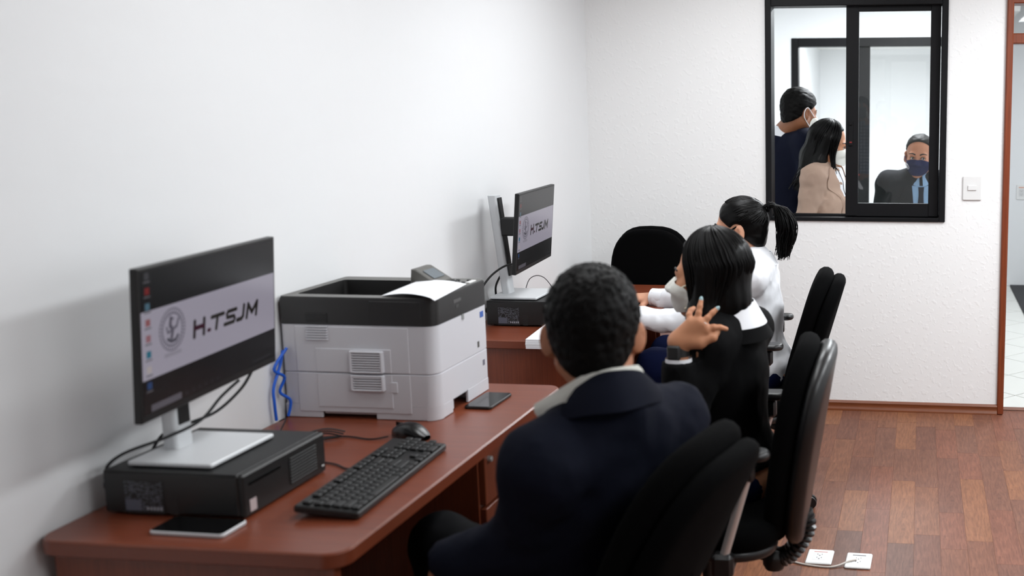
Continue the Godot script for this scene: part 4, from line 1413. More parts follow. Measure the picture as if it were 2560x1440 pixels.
func ready_things() -> void:
	object_materials()
	desk(-1.765, -1.105, -1.845, -3.14, "reddish brown desk with the printer, nearest the camera")
	desk(-1.765, -1.105, -3.752, -5.06, "reddish brown desk by the back wall, behind the printer")
	M.screen = mat(Color(0.01, 0.01, 0.012), 0.25, 0.0, 0.38)
	var dt := tex(desktop_image())
	M.screen.emission_enabled = true
	M.screen.emission = Color.WHITE
	M.screen.emission_operator = BaseMaterial3D.EMISSION_OP_MULTIPLY
	M.screen.emission_texture = dt
	M.screen.emission_energy_multiplier = 0.36
	M.spec_label = mat(Color.WHITE, 0.5)
	M.spec_label.albedo_texture = tex(label_image())
	M.strip_pink = mat(Color(0.72, 0.50, 0.48), 0.5)
	M.strip_dark = mat(Color(0.16, 0.17, 0.19), 0.5)
	M.strip_orange = mat(Color(0.80, 0.45, 0.22), 0.5)
	computer(Vector3(-1.720, 0.75, -1.990), 0.306, 0.098, 0.312, "flat black desktop computer under the near monitor")
	computer(Vector3(-1.712, 0.75, -4.000), 0.306, 0.102, 0.312, "flat black desktop computer under the far monitor")
	monitor(Vector3(-1.5553, 1.1405, -2.1603), -0.1105, 0.0578, 0.544, Vector3(-1.585, 0.8482, -2.128), -1.645, 0.0, 0.31, "near monitor on a silver stand, showing a seal and letters")
	monitor(Vector3(-1.5433, 1.1339, -4.1339), -0.0943, 0.0824, 0.540, Vector3(-1.610, 0.8522, -4.135), -1.672, -0.045, 0.40, "far monitor seen almost edge-on with its silver pole showing")
	printer()
	phone(Vector3(-1.258, 0.7505, -2.925), Vector3(0.02, 0, -1), 0.158, 0.082, M.black_plastic, "black smartphone on the desk beside the printer")
	phone(Vector3(-1.468, 0.7505, -1.936), Vector3(1, 0, 0.02), 0.165, 0.082, M.silver, "smartphone with a silver edge in front of the near computer")
	keyboard()
	mouse(Vector3(-1.325, 0.7505, -2.575), -0.35, "black mouse beside the printer, behind the keyboard")
	mouse(Vector3(-1.255, 0.7505, -4.545), 0.1, "black mouse under the hand of the woman with a ponytail")
	# thick open pad of white paper hanging over the edge of the far desk
	var nb := thing("paper_pad", "thick white paper pad hanging over the far desk's edge", "paper", "", Vector3(-1.345, 0.751, -3.78))
	var s := Soup.new()
	var poly := PackedVector2Array([Vector2(-0.062, 0.165), Vector2(0.150, 0.158), Vector2(0.118, -0.20), Vector2(-0.095, -0.20)])
	poly.reverse()
	for k in 5:
		var g := 1.0 - 0.006 * absf(k - 2) 
		var pp := PackedVector2Array()
		for q in poly: pp.append(Vector2(q.x * g, -q.y * g))
		pp.reverse()
		var sh := Soup.new()
		sh.prism(pp, k * 0.0072, k * 0.0072 + 0.0068, 0.0008, Transform3D(Basis(Vector3(1, 0, 0), Vector3(0, 0, -1), Vector3(0, 1, 0)), Vector3.ZERO))
		part("sheet_block", sh.mesh(), M.paper, nb)
	# cables
	cable("monitor_cable", [Vector3(-1.565, 0.985, -2.24), Vector3(-1.585, 0.955, -2.20), Vector3(-1.60, 0.915, -2.145), Vector3(-1.64, 0.893, -2.085), Vector3(-1.70, 0.872, -2.03), Vector3(-1.735, 0.84, -2.02), Vector3(-1.745, 0.80, -2.05)], 0.0035, M.cable, "dark cable looping from the near monitor over its stand")
	cable("monitor_cable", [Vector3(-1.60, 0.985, -2.345), Vector3(-1.61, 0.945, -2.31), Vector3(-1.635, 0.905, -2.25), Vector3(-1.675, 0.888, -2.20), Vector3(-1.715, 0.87, -2.17), Vector3(-1.745, 0.82, -2.16)], 0.0035, M.cable, "dark cable hanging behind the near monitor's pole")
	cable("monitor_cable", [Vector3(-1.60, 0.995, -4.06), Vector3(-1.65, 0.985, -4.05), Vector3(-1.70, 0.945, -4.02), Vector3(-1.735, 0.88, -3.98), Vector3(-1.75, 0.83, -3.96), Vector3(-1.752, 0.77, -3.98)], 0.0042, M.cable, "thick dark cable curving down left of the far monitor")
	cable("monitor_cable", [Vector3(-1.69, 0.955, -4.18), Vector3(-1.715, 0.93, -4.17), Vector3(-1.735, 0.885, -4.16), Vector3(-1.74, 0.84, -4.17)], 0.0042, M.cable, "short dark cable behind the far monitor's pole")
	cable("wire", [Vector3(-1.745, 0.762, -4.48), Vector3(-1.72, 0.86, -4.50), Vector3(-1.66, 0.865, -4.52), Vector3(-1.60, 0.76, -4.56), Vector3(-1.58, 0.754, -4.60)], 0.0018, M.cable, "thin dark wire arching behind the far monitor's foot")
	cable("wire", [Vector3(-1.585, 0.756, -4.62), Vector3(-1.56, 0.80, -4.68), Vector3(-1.52, 0.81, -4.74), Vector3(-1.46, 0.756, -4.80)], 0.0018, M.cable, "thin dark wire arching on the far desk")
	cable("mouse_cable", [Vector3(-1.378, 0.757, -2.556), Vector3(-1.42, 0.7535, -2.54), Vector3(-1.50, 0.7535, -2.555), Vector3(-1.58, 0.7535, -2.52), Vector3(-1.66, 0.7535, -2.42), Vector3(-1.74, 0.7535, -2.34)], 0.0022, M.cable, "thin black mouse cable across the near desk")
	cable("keyboard_cable", [Vector3(-1.322, 0.757, -2.31), Vector3(-1.36, 0.7535, -2.315), Vector3(-1.41, 0.7535, -2.345), Vector3(-1.50, 0.7535, -2.36), Vector3(-1.62, 0.7535, -2.36), Vector3(-1.74, 0.7535, -2.33)], 0.0022, M.cable, "thin black keyboard cable on the near desk")
	var bund := []
	for k in 3: bund.append(curve([Vector3(-1.50, 0.757 + k * 0.004, -2.545 - k * 0.008), Vector3(-1.545, 0.766 + k * 0.006, -2.535), Vector3(-1.60, 0.758 + k * 0.004, -2.50 + k * 0.01), Vector3(-1.545, 0.757, -2.52 + k * 0.006), Vector3(-1.50, 0.760, -2.53)], 6))
	solo("cable_bundle", tubes(bund, 0.0022), M.cable, "small tied bundle of black cable left of the mouse", "cable")
	cable("wire", [Vector3(-1.745, 0.757, -2.655), Vector3(-1.71, 0.770, -2.63), Vector3(-1.67, 0.7535, -2.52), Vector3(-1.64, 0.7535, -2.45)], 0.0018, M.cable, "thin black wire running out from under the printer")
	cable("network_cable", [Vector3(-1.752, 0.945, -2.705), Vector3(-1.756, 0.90, -2.69), Vector3(-1.758, 0.85, -2.66), Vector3(-1.756, 0.81, -2.655), Vector3(-1.757, 0.757, -2.66)], 0.0042, M.blue_cable, "blue network cable hanging behind the printer, left strand", 1)
	cable("network_cable", [Vector3(-1.745, 0.95, -2.712), Vector3(-1.758, 0.90, -2.668), Vector3(-1.750, 0.87, -2.70), Vector3(-1.760, 0.83, -2.69), Vector3(-1.745, 0.80, -2.712), Vector3(-1.75, 0.757, -2.705)], 0.0042, M.blue_cable, "blue network cable looping at the printer's back corner", 1)
	# switch and outlets
	wall_plate("light_switch", Vector3(0.2645, 1.2, BZ), 0.096, 0.125, Basis.IDENTITY, "white rocker light switch beside the window", "switch", 0)
	wall_plate("power_outlet", Vector3(0.905, 0.86, -9.78), 0.09, 0.135, Basis.IDENTITY, "white power outlet on the corridor's end wall", "outlet", 3)
	var fb := Basis(Vector3(1, 0, 0), Vector3(0, 0, -1), Vector3(0, 1, 0))
	wall_plate("floor_outlet", Vector3(-0.341, 0.0, -3.632), 0.094, 0.116, Basis(Vector3.UP, -0.03) * fb, "white floor outlet with a pink strip, next to the chair", "outlet", 1)
	wall_plate("floor_outlet", Vector3(-0.200, 0.0, -3.614), 0.092, 0.122, Basis(Vector3.UP, -0.03) * fb, "white floor outlet with a dark strip, farther from the chair", "outlet", 2)
	cable("outlet_wire", [Vector3(-0.46, 0.004, -3.60), Vector3(-0.39, 0.004, -3.566), Vector3(-0.31, 0.004, -3.553), Vector3(-0.27, 0.006, -3.565), Vector3(-0.235, 0.0125, -3.59), Vector3(-0.208, 0.0125, -3.606)], 0.0035, M.white_cable, "pale wire between the two floor outlets")
	# chairs
	chair(Vector3(-0.84, 0, -2.10), deg_to_rad(77), "black office chair of the man in the navy suit", 0.455, false, 0.995)
	chair(Vector3(-0.590, 0, -2.860), deg_to_rad(92.2), "black office chair with a grey plastic shell, under the masked woman", 0.17, true, 0.985, true)
	chair(Vector3(-0.72, 0, -4.10), deg_to_rad(93), "black reclined office chair behind the woman with the ponytail", 0.29, true, 0.99)
	chair(Vector3(-1.335, 0, -5.318), 0.0, "empty black office chair in the corner by the back wall", 0.0, false, 1.03, false, 0.78)


func cable(called: String, pts: Array, r: float, m: Material, label: String, _k := 0) -> void:
	solo(called, tubes([curve(pts, 6)], r), m, label, "cable")


# ---------------------------------------------------------------- people
func people_materials() -> void:
	var sk := func(c: Color) -> StandardMaterial3D:
		var m := mat(c, 0.5, 0.0, 0.45)
		m.subsurf_scatter_enabled = true
		m.subsurf_scatter_strength = 0.08
		return m
	M.skin_tan = sk.call(Color(0.66, 0.44, 0.32))
	M.skin_light = sk.call(Color(0.78, 0.57, 0.46))
	M.skin_warm = sk.call(Color(0.73, 0.51, 0.38))
	M.skin_brown = sk.call(Color(0.52, 0.33, 0.22))
	M.hair_black = mat(Color(0.020, 0.018, 0.018), 0.38, 0.0, 0.26)
	M.hair_brown = mat(Color(0.045, 0.033, 0.027), 0.45, 0.0, 0.5)
	M.hair_short = mat(Color(0.030, 0.026, 0.025), 0.55, 0.0, 0.22)
	M.eye_white = mat(Color(0.75, 0.73, 0.71), 0.2)
	M.iris = mat(Color(0.03, 0.018, 0.012), 0.1)
	var cl := func(c: Color, rough := 0.85) -> StandardMaterial3D:
		var m := mat(c, rough, 0.0, 0.22)
		m.heightmap_enabled = true
		m.heightmap_texture = M.fabric.heightmap_texture
		m.heightmap_scale = 0.03
		m.uv1_triplanar = true
		m.uv1_scale = Vector3.ONE * 14.0
		return m
	M.navy = cl.call(Color(0.055, 0.066, 0.112))
	M.navy_dark = cl.call(Color(0.065, 0.078, 0.135))
	M.charcoal = cl.call(Color(0.085, 0.090, 0.105))
	M.black_cloth = cl.call(Color(0.020, 0.020, 0.024))
	M.white_cloth = cl.call(Color(0.91, 0.915, 0.93))
	M.cream_cloth = cl.call(Color(0.80, 0.80, 0.77))
	M.sky_cloth = cl.call(Color(0.50, 0.62, 0.74))
	M.beige = cl.call(Color(0.66, 0.565, 0.505), 0.7)
	M.denim = cl.call(Color(0.045, 0.075, 0.20))
	M.trouser_dark = cl.call(Color(0.03, 0.032, 0.042))
	M.mask_white = cl.call(Color(0.88, 0.88, 0.855))
	M.mask_navy = cl.call(Color(0.06, 0.09, 0.24))
	M.tie_red = cl.call(Color(0.45, 0.05, 0.09), 0.5)
	M.tie_navy = cl.call(Color(0.05, 0.06, 0.12), 0.5)
	var pl := Image.create(128, 128, false, Image.FORMAT_RGB8)
	for y in 128:
		for x in 128:
			var k := (1 if x % 32 < 14 else 0) + (1 if y % 32 < 14 else 0)
			pl.set_pixel(x, y, [Color(0.62, 0.66, 0.74), Color(0.28, 0.34, 0.50), Color(0.10, 0.14, 0.26)][k])
	M.plaid = mat(Color.WHITE, 0.85, 0.0, 0.22)
	M.plaid.albedo_texture = tex(pl)
	M.plaid.uv1_triplanar = true
	M.plaid.uv1_scale = Vector3.ONE * 7.0
	M.strap = mat(Color(0.86, 0.83, 0.74), 0.7)
	M.shoe = mat(Color(0.02, 0.02, 0.02), 0.3)
	M.nail = mat(Color(0.72, 0.84, 0.86), 0.2)
	M.watch = mat(Color(0.085, 0.09, 0.092), 0.5)


func frame_of(at: Vector3, fwd: Vector3, up := Vector3.UP) -> Transform3D:
	# local x to the person's left, y up, z forward
	var f := fwd.normalized()
	var l := up.cross(f).normalized()
	return Transform3D(Basis(l, f.cross(l), f), at)


func mesh_of(F: Field) -> ArrayMesh:
	var P := Pelt.new()
	F.into(P)
	return P.mesh()


func box_field(pts: Array, m: float, cell: float) -> Field:
	var lo: Vector3 = pts[0]; var hi: Vector3 = pts[0]
	for p in pts:
		lo = lo.min(p); hi = hi.max(p)
	return Field.new(lo - Vector3.ONE * m, hi + Vector3.ONE * m, cell)


func head_into(F: Field, X: Transform3D, s: float, neck: Vector3, nr := 0.056, flare := 0.0) -> void:
	var q := func(x: float, y: float, z: float) -> Vector3: return X * (Vector3(x, y, z) * s)
	var B := X.basis
	F.ell(q.call(0, 0.035, -0.012), Vector3(0.074, 0.088, 0.094) * s, 0.01, B)
	F.ell(q.call(0, -0.030, 0.020), Vector3(0.059, 0.080, 0.068) * s, 0.03, B)
	for e in [-1, 1]:
		F.cone(q.call(0, -0.086, 0.060), q.call(e * 0.046, -0.050, 0.0), 0.024 * s, 0.028 * s, 0.03)
		F.ell(q.call(e * 0.036, -0.028, 0.062), Vector3(0.024, 0.026, 0.026) * s, 0.025, B)
		F.ell(q.call(e * 0.012, -0.037, 0.093), Vector3(0.009, 0.008, 0.011) * s, 0.008, B)
		var eb := B * Basis(Vector3.UP, e * (0.5 + flare * 0.4))
		F.ell(q.call(e * (0.079 + flare * 0.007), -0.006, -0.014), Vector3(0.008, 0.033, 0.021) * s, 0.006, eb)
		F.ell(q.call(e * 0.078, -0.030, -0.006), Vector3(0.008, 0.012, 0.010) * s, 0.006, eb)
		F.ell(q.call(e * 0.090, -0.004, -0.006), Vector3(0.007, 0.016, 0.009) * s, 0.005, eb, true)
	F.cone(q.call(-0.034, 0.015, 0.074), q.call(0.034, 0.015, 0.074), 0.014 * s, -1, 0.02)
	F.cone(q.call(0, 0.008, 0.086), q.call(0, -0.033, 0.104), 0.008 * s, 0.012 * s, 0.012)
	for e in [-1, 1]:
		F.ell(q.call(e * 0.031, -0.001, 0.098), Vector3(0.017, 0.010, 0.016) * s, 0.010, B, true)
	F.cone(q.call(-0.016, -0.060, 0.082), q.call(0.016, -0.060, 0.082), 0.007 * s, -1, 0.008)
	F.cone(q.call(-0.013, -0.070, 0.081), q.call(0.013, -0.070, 0.081), 0.007 * s, -1, 0.008)
	F.ell(q.call(0, -0.092, 0.070), Vector3(0.022, 0.016, 0.017) * s, 0.02, B)
	F.cone(q.call(0, -0.045, -0.022), neck, nr * s, nr * s * 1.12, 0.03)


func head_field(X: Transform3D, s: float, neck: Vector3, cell := 0.004) -> Field:
	var pts := [neck]
	for k in 8: pts.append(X * (Vector3([-0.1, 0.1][k & 1], [-0.12, 0.14][(k >> 1) & 1], [-0.12, 0.125][(k >> 2) & 1]) * s))
	return box_field(pts, 0.02, cell)


func eyes(t: Node3D, X: Transform3D, s: float, hair: Material, look := Vector3.ZERO, back := 0.0) -> void:
	for e in [-1, 1]:
		var P := Pelt.new()
		P.ball(X * (Vector3(e * 0.031, -0.001, 0.0745 - back) * s), Vector3.ONE * 0.0125 * s)
		var ey := part("eye", P.mesh(), M.eye_white, t)
		var I := Pelt.new()
		I.ball(X * ((Vector3(e * 0.031, -0.001, 0.0835 - back) + look) * s), Vector3(0.0058, 0.0058, 0.0042) * s, X.basis)
		part("iris", I.mesh(), M.iris, ey)
		var L := Pelt.new()
		L.tube(curve([X * (Vector3(e * 0.016, 0.000, 0.088 - back) * s), X * (Vector3(e * 0.030, 0.0070, 0.0895 - back) * s), X * (Vector3(e * 0.046, 0.000, 0.081 - back) * s)], 6), 0.0016 * s, 0.0012 * s, 6)
		part("eyelashes", L.mesh(), hair, ey)
		var b := Pelt.new()
		b.tube(curve([X * (Vector3(e * 0.013, 0.020, 0.0925) * s), X * (Vector3(e * 0.031, 0.027, 0.0895) * s), X * (Vector3(e * 0.051, 0.022, 0.0755) * s)], 6), 0.0042 * s, 0.0022 * s, 6)
		part("eyebrow", b.mesh(), hair, t)


func hand_into(F: Field, w: Vector3, f: Vector3, n: Vector3, side: float, curl: Array, s := 1.0, spread := 0.06) -> void:
	# w wrist, f along the hand, n out of the back of the hand, side: +1 if the thumb lies along f x n
	f = f.normalized()
	n = (n - f * n.dot(f)).normalized()
	var a := f.cross(n) * side
	var off := [0.028, 0.010, -0.009, -0.027]
	var len := [0.070, 0.079, 0.073, 0.058]
	for k in 4:
		var kn: Vector3 = w + (f * (0.086 - 0.004 * absf(k - 1)) + a * off[k]) * s
		F.cone(w + (f * 0.012 + a * off[k] * 0.55) * s, kn, 0.0145 * s, 0.0115 * s, 0.014)
		var dir := (f + a * spread * (1.4 - k)).normalized()
		var p := kn
		for j in 3:
			dir = dir.rotated(a, curl[k] * [0.8, 1.0, 0.7][j] * -side)
			var L: float = len[k] * [0.45, 0.31, 0.24][j] * s
			F.cone(p, p + dir * L, (0.0098 - 0.0008 * j) * s, (0.0090 - 0.0009 * j) * s, 0.004)
			p += dir * L
	var tb := w + (f * 0.022 + a * 0.022 - n * 0.006) * s
	var td := (f * 0.62 + a * 0.62 - n * 0.35).normalized()
	F.cone(w + f * 0.015 * s, tb + td * 0.040 * s, 0.016 * s, 0.013 * s, 0.012)
	var td2 := (td + f * 0.5 - n * 0.2).normalized()
	F.cone(tb + td * 0.040 * s, tb + (td * 0.040 + td2 * 0.032) * s, 0.0115 * s, 0.0105 * s, 0.005)
	F.cone(tb + (td * 0.040 + td2 * 0.032) * s, tb + (td * 0.040 + td2 * 0.056) * s, 0.0105 * s, 0.0080 * s, 0.004)


func torso_into(F: Field, J: Dictionary, ease: float, fem := false, arms := true) -> void:
	# J: neck, pelvis, ls, rs, le, re, lw, rw, fwd
	var s: float = J.get("s", 1.06)
	var up: Vector3 = (J.neck - J.pelvis).normalized()
	var T := frame_of(J.neck, (J.fwd - up * up.dot(J.fwd)).normalized(), up)
	var f := T.basis.z
	var L: float = J.neck.distance_to(J.pelvis)
	var B := T.basis
	var wd := 0.87 if fem else 1.0
	F.ell(J.neck - up * L * 0.30 + f * 0.018, Vector3(0.158 * wd * s + ease, 0.185 * s, 0.108 * wd * s + ease), 0.04, B)
	F.ell(J.neck - up * L * 0.64 + f * 0.012, Vector3(0.138 * wd * s + ease, 0.17 * s, 0.098 * wd * s + ease), 0.05, B)
	F.ell(J.pelvis, Vector3(0.165 * s + ease, 0.115 * s, 0.118 * s + ease), 0.05, B)
	if fem:
		for e in [-1, 1]: F.ell(J.neck - up * L * 0.40 + f * 0.085 * s + B.x * e * 0.065 * s, Vector3(0.058, 0.055, 0.050) * s, 0.05, B)
	F.cone(J.neck - up * 0.02, J.ls, 0.048 * s + ease * 0.5, 0.056 * wd * s + ease, 0.05)
	F.cone(J.neck - up * 0.02, J.rs, 0.048 * s + ease * 0.5, 0.056 * wd * s + ease, 0.05)
	if arms:
		for e in ["l", "r"]:
			F.cone(J[e + "s"], J[e + "e"], 0.056 * wd * s + ease, 0.043 * wd * s + ease, 0.035)
			F.cone(J[e + "e"], J[e + "w"], 0.042 * wd * s + ease, 0.030 * wd * s + ease * 1.1, 0.02)


func legs_into(F: Field, J: Dictionary, ease: float) -> void:
	var s: float = J.get("s", 1.06)
	F.ell(J.pelvis - Vector3(0, 0.02, 0), Vector3(0.16 * s, 0.11 * s, 0.125 * s), 0.05, frame_of(Vector3.ZERO, J.fwd).basis)
	for e in ["l", "r"]:
		F.cone(J[e + "h"], J[e + "k"], 0.080 * s + ease, 0.058 * s + ease, 0.05)
		F.cone(J[e + "k"], J[e + "a"], 0.055 * s + ease, 0.040 * s + ease, 0.03)


func jpts(J: Dictionary, keys: Array) -> Array:
	var o := []
	for k in keys: o.append(J[k])
	return o


func seated(neck: Vector3, pelvis: Vector3, fwd: Vector3, s: float, shw: float) -> Dictionary:
	var J := {"neck": neck, "pelvis": pelvis, "fwd": fwd.normalized(), "s": s}
	var l := Vector3.UP.cross(J.fwd).normalized()
	J.ls = neck + l * shw + Vector3(0, -0.055, 0); J.rs = neck - l * shw + Vector3(0, -0.055, 0)
	J.lh = pelvis + l * 0.09; J.rh = pelvis - l * 0.09
	J.lk = J.lh + J.fwd * 0.43 + Vector3(0, 0.03, 0) + l * 0.03; J.rk = J.rh + J.fwd * 0.43 + Vector3(0, 0.03, 0) - l * 0.03
	J.la = J.lk + J.fwd * 0.02 + Vector3(0, -J.lk.y + 0.09, 0); J.ra = J.rk + J.fwd * 0.02 + Vector3(0, -J.rk.y + 0.09, 0)
	return J


func standing(neck: Vector3, fwd: Vector3, s: float, shw: float, lean := 0.0) -> Dictionary:
	var f := fwd.normalized()
	var pelvis := neck + Vector3(0, -0.50 * s, 0) - f * lean
	var J := {"neck": neck, "pelvis": pelvis, "fwd": f, "s": s}
	var l := Vector3.UP.cross(f).normalized()
	J.ls = neck + l * shw + Vector3(0, -0.055, 0); J.rs = neck - l * shw + Vector3(0, -0.055, 0)
	J.le = J.ls + Vector3(0, -0.27 * s, 0) + l * 0.05; J.re = J.rs + Vector3(0, -0.27 * s, 0) - l * 0.05
	J.lw = J.le + Vector3(0, -0.23 * s, 0) + f * 0.06; J.rw = J.re + Vector3(0, -0.23 * s, 0) + f * 0.06
	J.lh = pelvis + l * 0.085; J.rh = pelvis - l * 0.085
	J.lk = Vector3(J.lh.x, pelvis.y * 0.54, J.lh.z); J.rk = Vector3(J.rh.x, pelvis.y * 0.54, J.rh.z)
	J.la = Vector3(J.lh.x, 0.09, J.lh.z) - f * 0.02; J.ra = Vector3(J.rh.x, 0.09, J.rh.z) - f * 0.02
	return J


func lower_half(t: Node3D, J: Dictionary, m: Material) -> void:
	var F := box_field(jpts(J, ["pelvis", "lk", "rk", "la", "ra"]), 0.2, 0.014)
	legs_into(F, J, 0.008)
	F.rough(noise(9.0, 2, 31), 0.006)
	part("trousers", mesh_of(F), m, t)
	for e in ["l", "r"]:
		var P := Pelt.new()
		var a: Vector3 = J[e + "a"]
		P.ball(Vector3(a.x, 0.045, a.z) + J.fwd * 0.06, Vector3(0.048, 0.043, 0.135), frame_of(Vector3.ZERO, J.fwd).basis)
		part("shoe", P.mesh(), M.shoe, t)


func flesh(t: Node3D, J: Dictionary, X: Transform3D, hs: float, skin: Material, hands: Array, flare := 0.0) -> Field:
	# one mesh: trunk and limbs under the clothes, the head and the hands on finer grids of their own
	var P := Pelt.new()
	var F := box_field(jpts(J, ["neck", "pelvis", "ls", "rs", "le", "re", "lw", "rw", "lk", "rk", "la", "ra"]), 0.16, 0.018)
	torso_into(F, J, -0.012)
	legs_into(F, J, -0.010)
	F.into(P)
	var H := head_field(X, hs, J.neck)
	head_into(H, X, hs, J.neck, 0.056, flare)
	H.into(P)
	for h in hands:
		var w: Vector3 = h[0]
		var G := box_field([w, w + h[1].normalized() * 0.17], 0.075, 0.0034)
		G.cone(h[6], w, 0.030, 0.0235, 0.01)
		hand_into(G, w, h[1], h[2], h[3], h[4], h[5])
		G.into(P)
	part("body", P.mesh(), skin, t)
	return H


func sample(F: Field, p: Vector3) -> float:
	var q := (p - F.o) / F.h
	var b := q.floor()
	var x := int(b.x); var y := int(b.y); var z := int(b.z)
	if x < 0 or y < 0 or z < 0 or x >= F.nx - 1 or y >= F.ny - 1 or z >= F.nz - 1: return 1.0
	var f := q - b
	var i := (z * F.ny + y) * F.nx + x
	var r := F.nx; var s := F.nx * F.ny
	return lerpf(lerpf(lerpf(F.d[i], F.d[i + 1], f.x), lerpf(F.d[i + r], F.d[i + r + 1], f.x), f.y), lerpf(lerpf(F.d[i + s], F.d[i + s + 1], f.x), lerpf(F.d[i + r + s], F.d[i + r + s + 1], f.x), f.y), f.z)


func march(F: Field, p: Vector3, d: Vector3, far := 0.4) -> Vector3:
	# first point where the surface lies, from p along d
	var t := 0.0
	while t < far:
		if sample(F, p + d * t) < 0.0: break
		t += 0.002
	return p + d * t


func sheet(rows: Array, th: float, outward: Callable) -> ArrayMesh:
	# thin cloth: rows of points, given thickness th along outward(p)
	var P := Pelt.new()
	var up := []; var dn := []
	for r in rows:
		var a := []; var b := []
		for p in r:
			a.append(p + outward.call(p) * th)
			b.append(p)
		up.append(a)
		b.reverse()
		dn.append(b)
	P.grid(up)
	P.grid(dn)
	# rims
	var loop := []
	for k in rows.size(): loop.append([rows[k][0], rows[k][0] + outward.call(rows[k][0]) * th])
	P.grid(loop)
	loop = []
	for k in rows.size(): loop.append([rows[k][-1] + outward.call(rows[k][-1]) * th, rows[k][-1]])
	P.grid(loop)
	for e in [0, rows.size() - 1]:
		loop = []
		for p in rows[e]: loop.append([p, p + outward.call(p) * th] if e > 0 else [p + outward.call(p) * th, p])
		P.grid(loop)
	return P.mesh()


func face_mask(t: Node3D, F: Field, X: Transform3D, s: float, m: Material, beak: float, top := -0.004, low := -0.098, label := "") -> MeshInstance3D:
	var rows := []
	var c := Vector3(0, -0.045, 0.0)
	for k in 15:
		var v := k / 14.0
		var row := []
		for j in 25:
			var u := j / 12.0 - 1.0
			var edge := 1.0 - 0.18 * absf(v * 2 - 1) ** 2
			var az := u * 1.12 * edge
			var y := lerpf(low + 0.012 * u * u, top - 0.020 * u * u, v)
			var d := Vector3(sin(az), 0, cos(az))
			var o := Vector3(0, y, 0.0) + d * 0.14
			var p := march(F, X * (o * s), -(X.basis * d))
			var b := beak * maxf(0.0, 1.0 - absf(u) * 1.25) * sin(PI * clampf(v * 0.92 + 0.06, 0, 1))
			row.append(p + X.basis * d * (0.003 + b + 0.004 * (1.0 - u * u)))
		rows.append(row)
	rows.reverse()
	var X2 := X
	return part("face_mask", sheet(rows, 0.0022, func(p: Vector3) -> Vector3: return (p - X2 * (c * s)).normalized()), m, t, label)


func collar(N: Vector3, X: Transform3D, r0: Vector2, r1: Vector2, y0: float, y1: float, open: float, dip: float, th := 0.003) -> ArrayMesh:
	# band round the neck: upper rim radius r0 at height y1, lower rim radius r1 at y0; open: half gap at the front; dip: how far the fronts hang
	var rows := []
	for j in 33:
		var a := lerpf(open, TAU - open, j / 32.0)
		var fr := pow(maxf(0.0, cos(a)), 1.5)
		var row := []
		for k in 5:
			var v := k / 4.0
			var r := r1.lerp(r0, v)
			row.append(N + X.basis * Vector3(sin(a) * r.x, lerpf(y0 - dip * fr, y1 - dip * 0.35 * fr, v), cos(a) * r.y))
		rows.append(row)
	var NN := N
	var bs := X.basis
	return sheet(rows, th, func(p: Vector3) -> Vector3:
		var d := p - NN
		return (d - bs.y * d.dot(bs.y)).normalized())


func drape(F: Field, T: Transform3D, rows: Array, lift: float) -> Array:
	# rows of (x, y) in the torso's frame, dropped onto the surface from the front
	var out := []
	for r in rows:
		var o := []
		for p in r: o.append(march(F, T * Vector3(p.x, p.y, 0.32), -T.basis.z, 0.5) + T.basis.z * lift)
		out.append(o)
	return out


func strip_on(F: Field, T: Transform3D, a: Array, b: Array, lift: float, th: float, m := 8) -> ArrayMesh:
	# cloth between two lines a and b of (x, y) on the front of the body
	var rows := []
	for k in a.size():
		var r := []
		for j in m + 1: r.append(a[k].lerp(b[k], float(j) / m))
		rows.append(r)
	var z := T.basis.z
	return sheet(drape(F, T, rows, lift), th, func(_p: Vector3) -> Vector3: return z)


func line(pts: Array, n: int) -> Array:
	var o := []
	for k in n:
		var f := float(k) / (n - 1) * (pts.size() - 1)
		var i := mini(int(f), pts.size() - 2)
		o.append(pts[i].lerp(pts[i + 1], f - i))
	return o


func short_hair(X: Transform3D, s: float, grow: float, slope: float, nape: float, nz: FastNoiseLite, amp: float, st := Vector3.ONE, front := 0.095) -> ArrayMesh:
	var pts := []
	for k in 8: pts.append(X * (Vector3([-0.11, 0.11][k & 1], [-0.13, 0.16][(k >> 1) & 1], [-0.14, 0.12][(k >> 2) & 1]) * s))
	var F := box_field(pts, 0.01, 0.0042)
	var B := X.basis
	F.ell(X * (Vector3(0, 0.040, -0.014) * s), (Vector3(0.078, 0.088, 0.098) + Vector3.ONE * grow) * s, 0.01, B)
	F.ell(X * (Vector3(0, -0.015, -0.035) * s), (Vector3(0.066, 0.085, 0.072) + Vector3.ONE * grow * 0.3) * s, 0.02, B)
	F.rough(nz, amp, st, B)
	# hairline: slanting plane from the nape up to the forehead, then the forehead's own cut, and room for the ears
	var n := (B * Vector3(0, -1, slope)).normalized()
	F.clip(n, n.dot(X * (Vector3(0, nape, -0.095) * s)), 0.012)
	F.clip(B.z, B.z.dot(X * (Vector3(0, 0, front) * s)), 0.02)
	for e in [-1, 1]: F.ell(X * (Vector3(e * 0.085, -0.012, 0.0) * s), Vector3(0.034, 0.044, 0.034) * s, 0.008, B, true)
	return mesh_of(F)


func strands(list: Array, r0: float, r1: float) -> ArrayMesh:
	var P := Pelt.new()
	for p in list: P.tube(p, r0, r1, 5, false)
	return P.mesh()


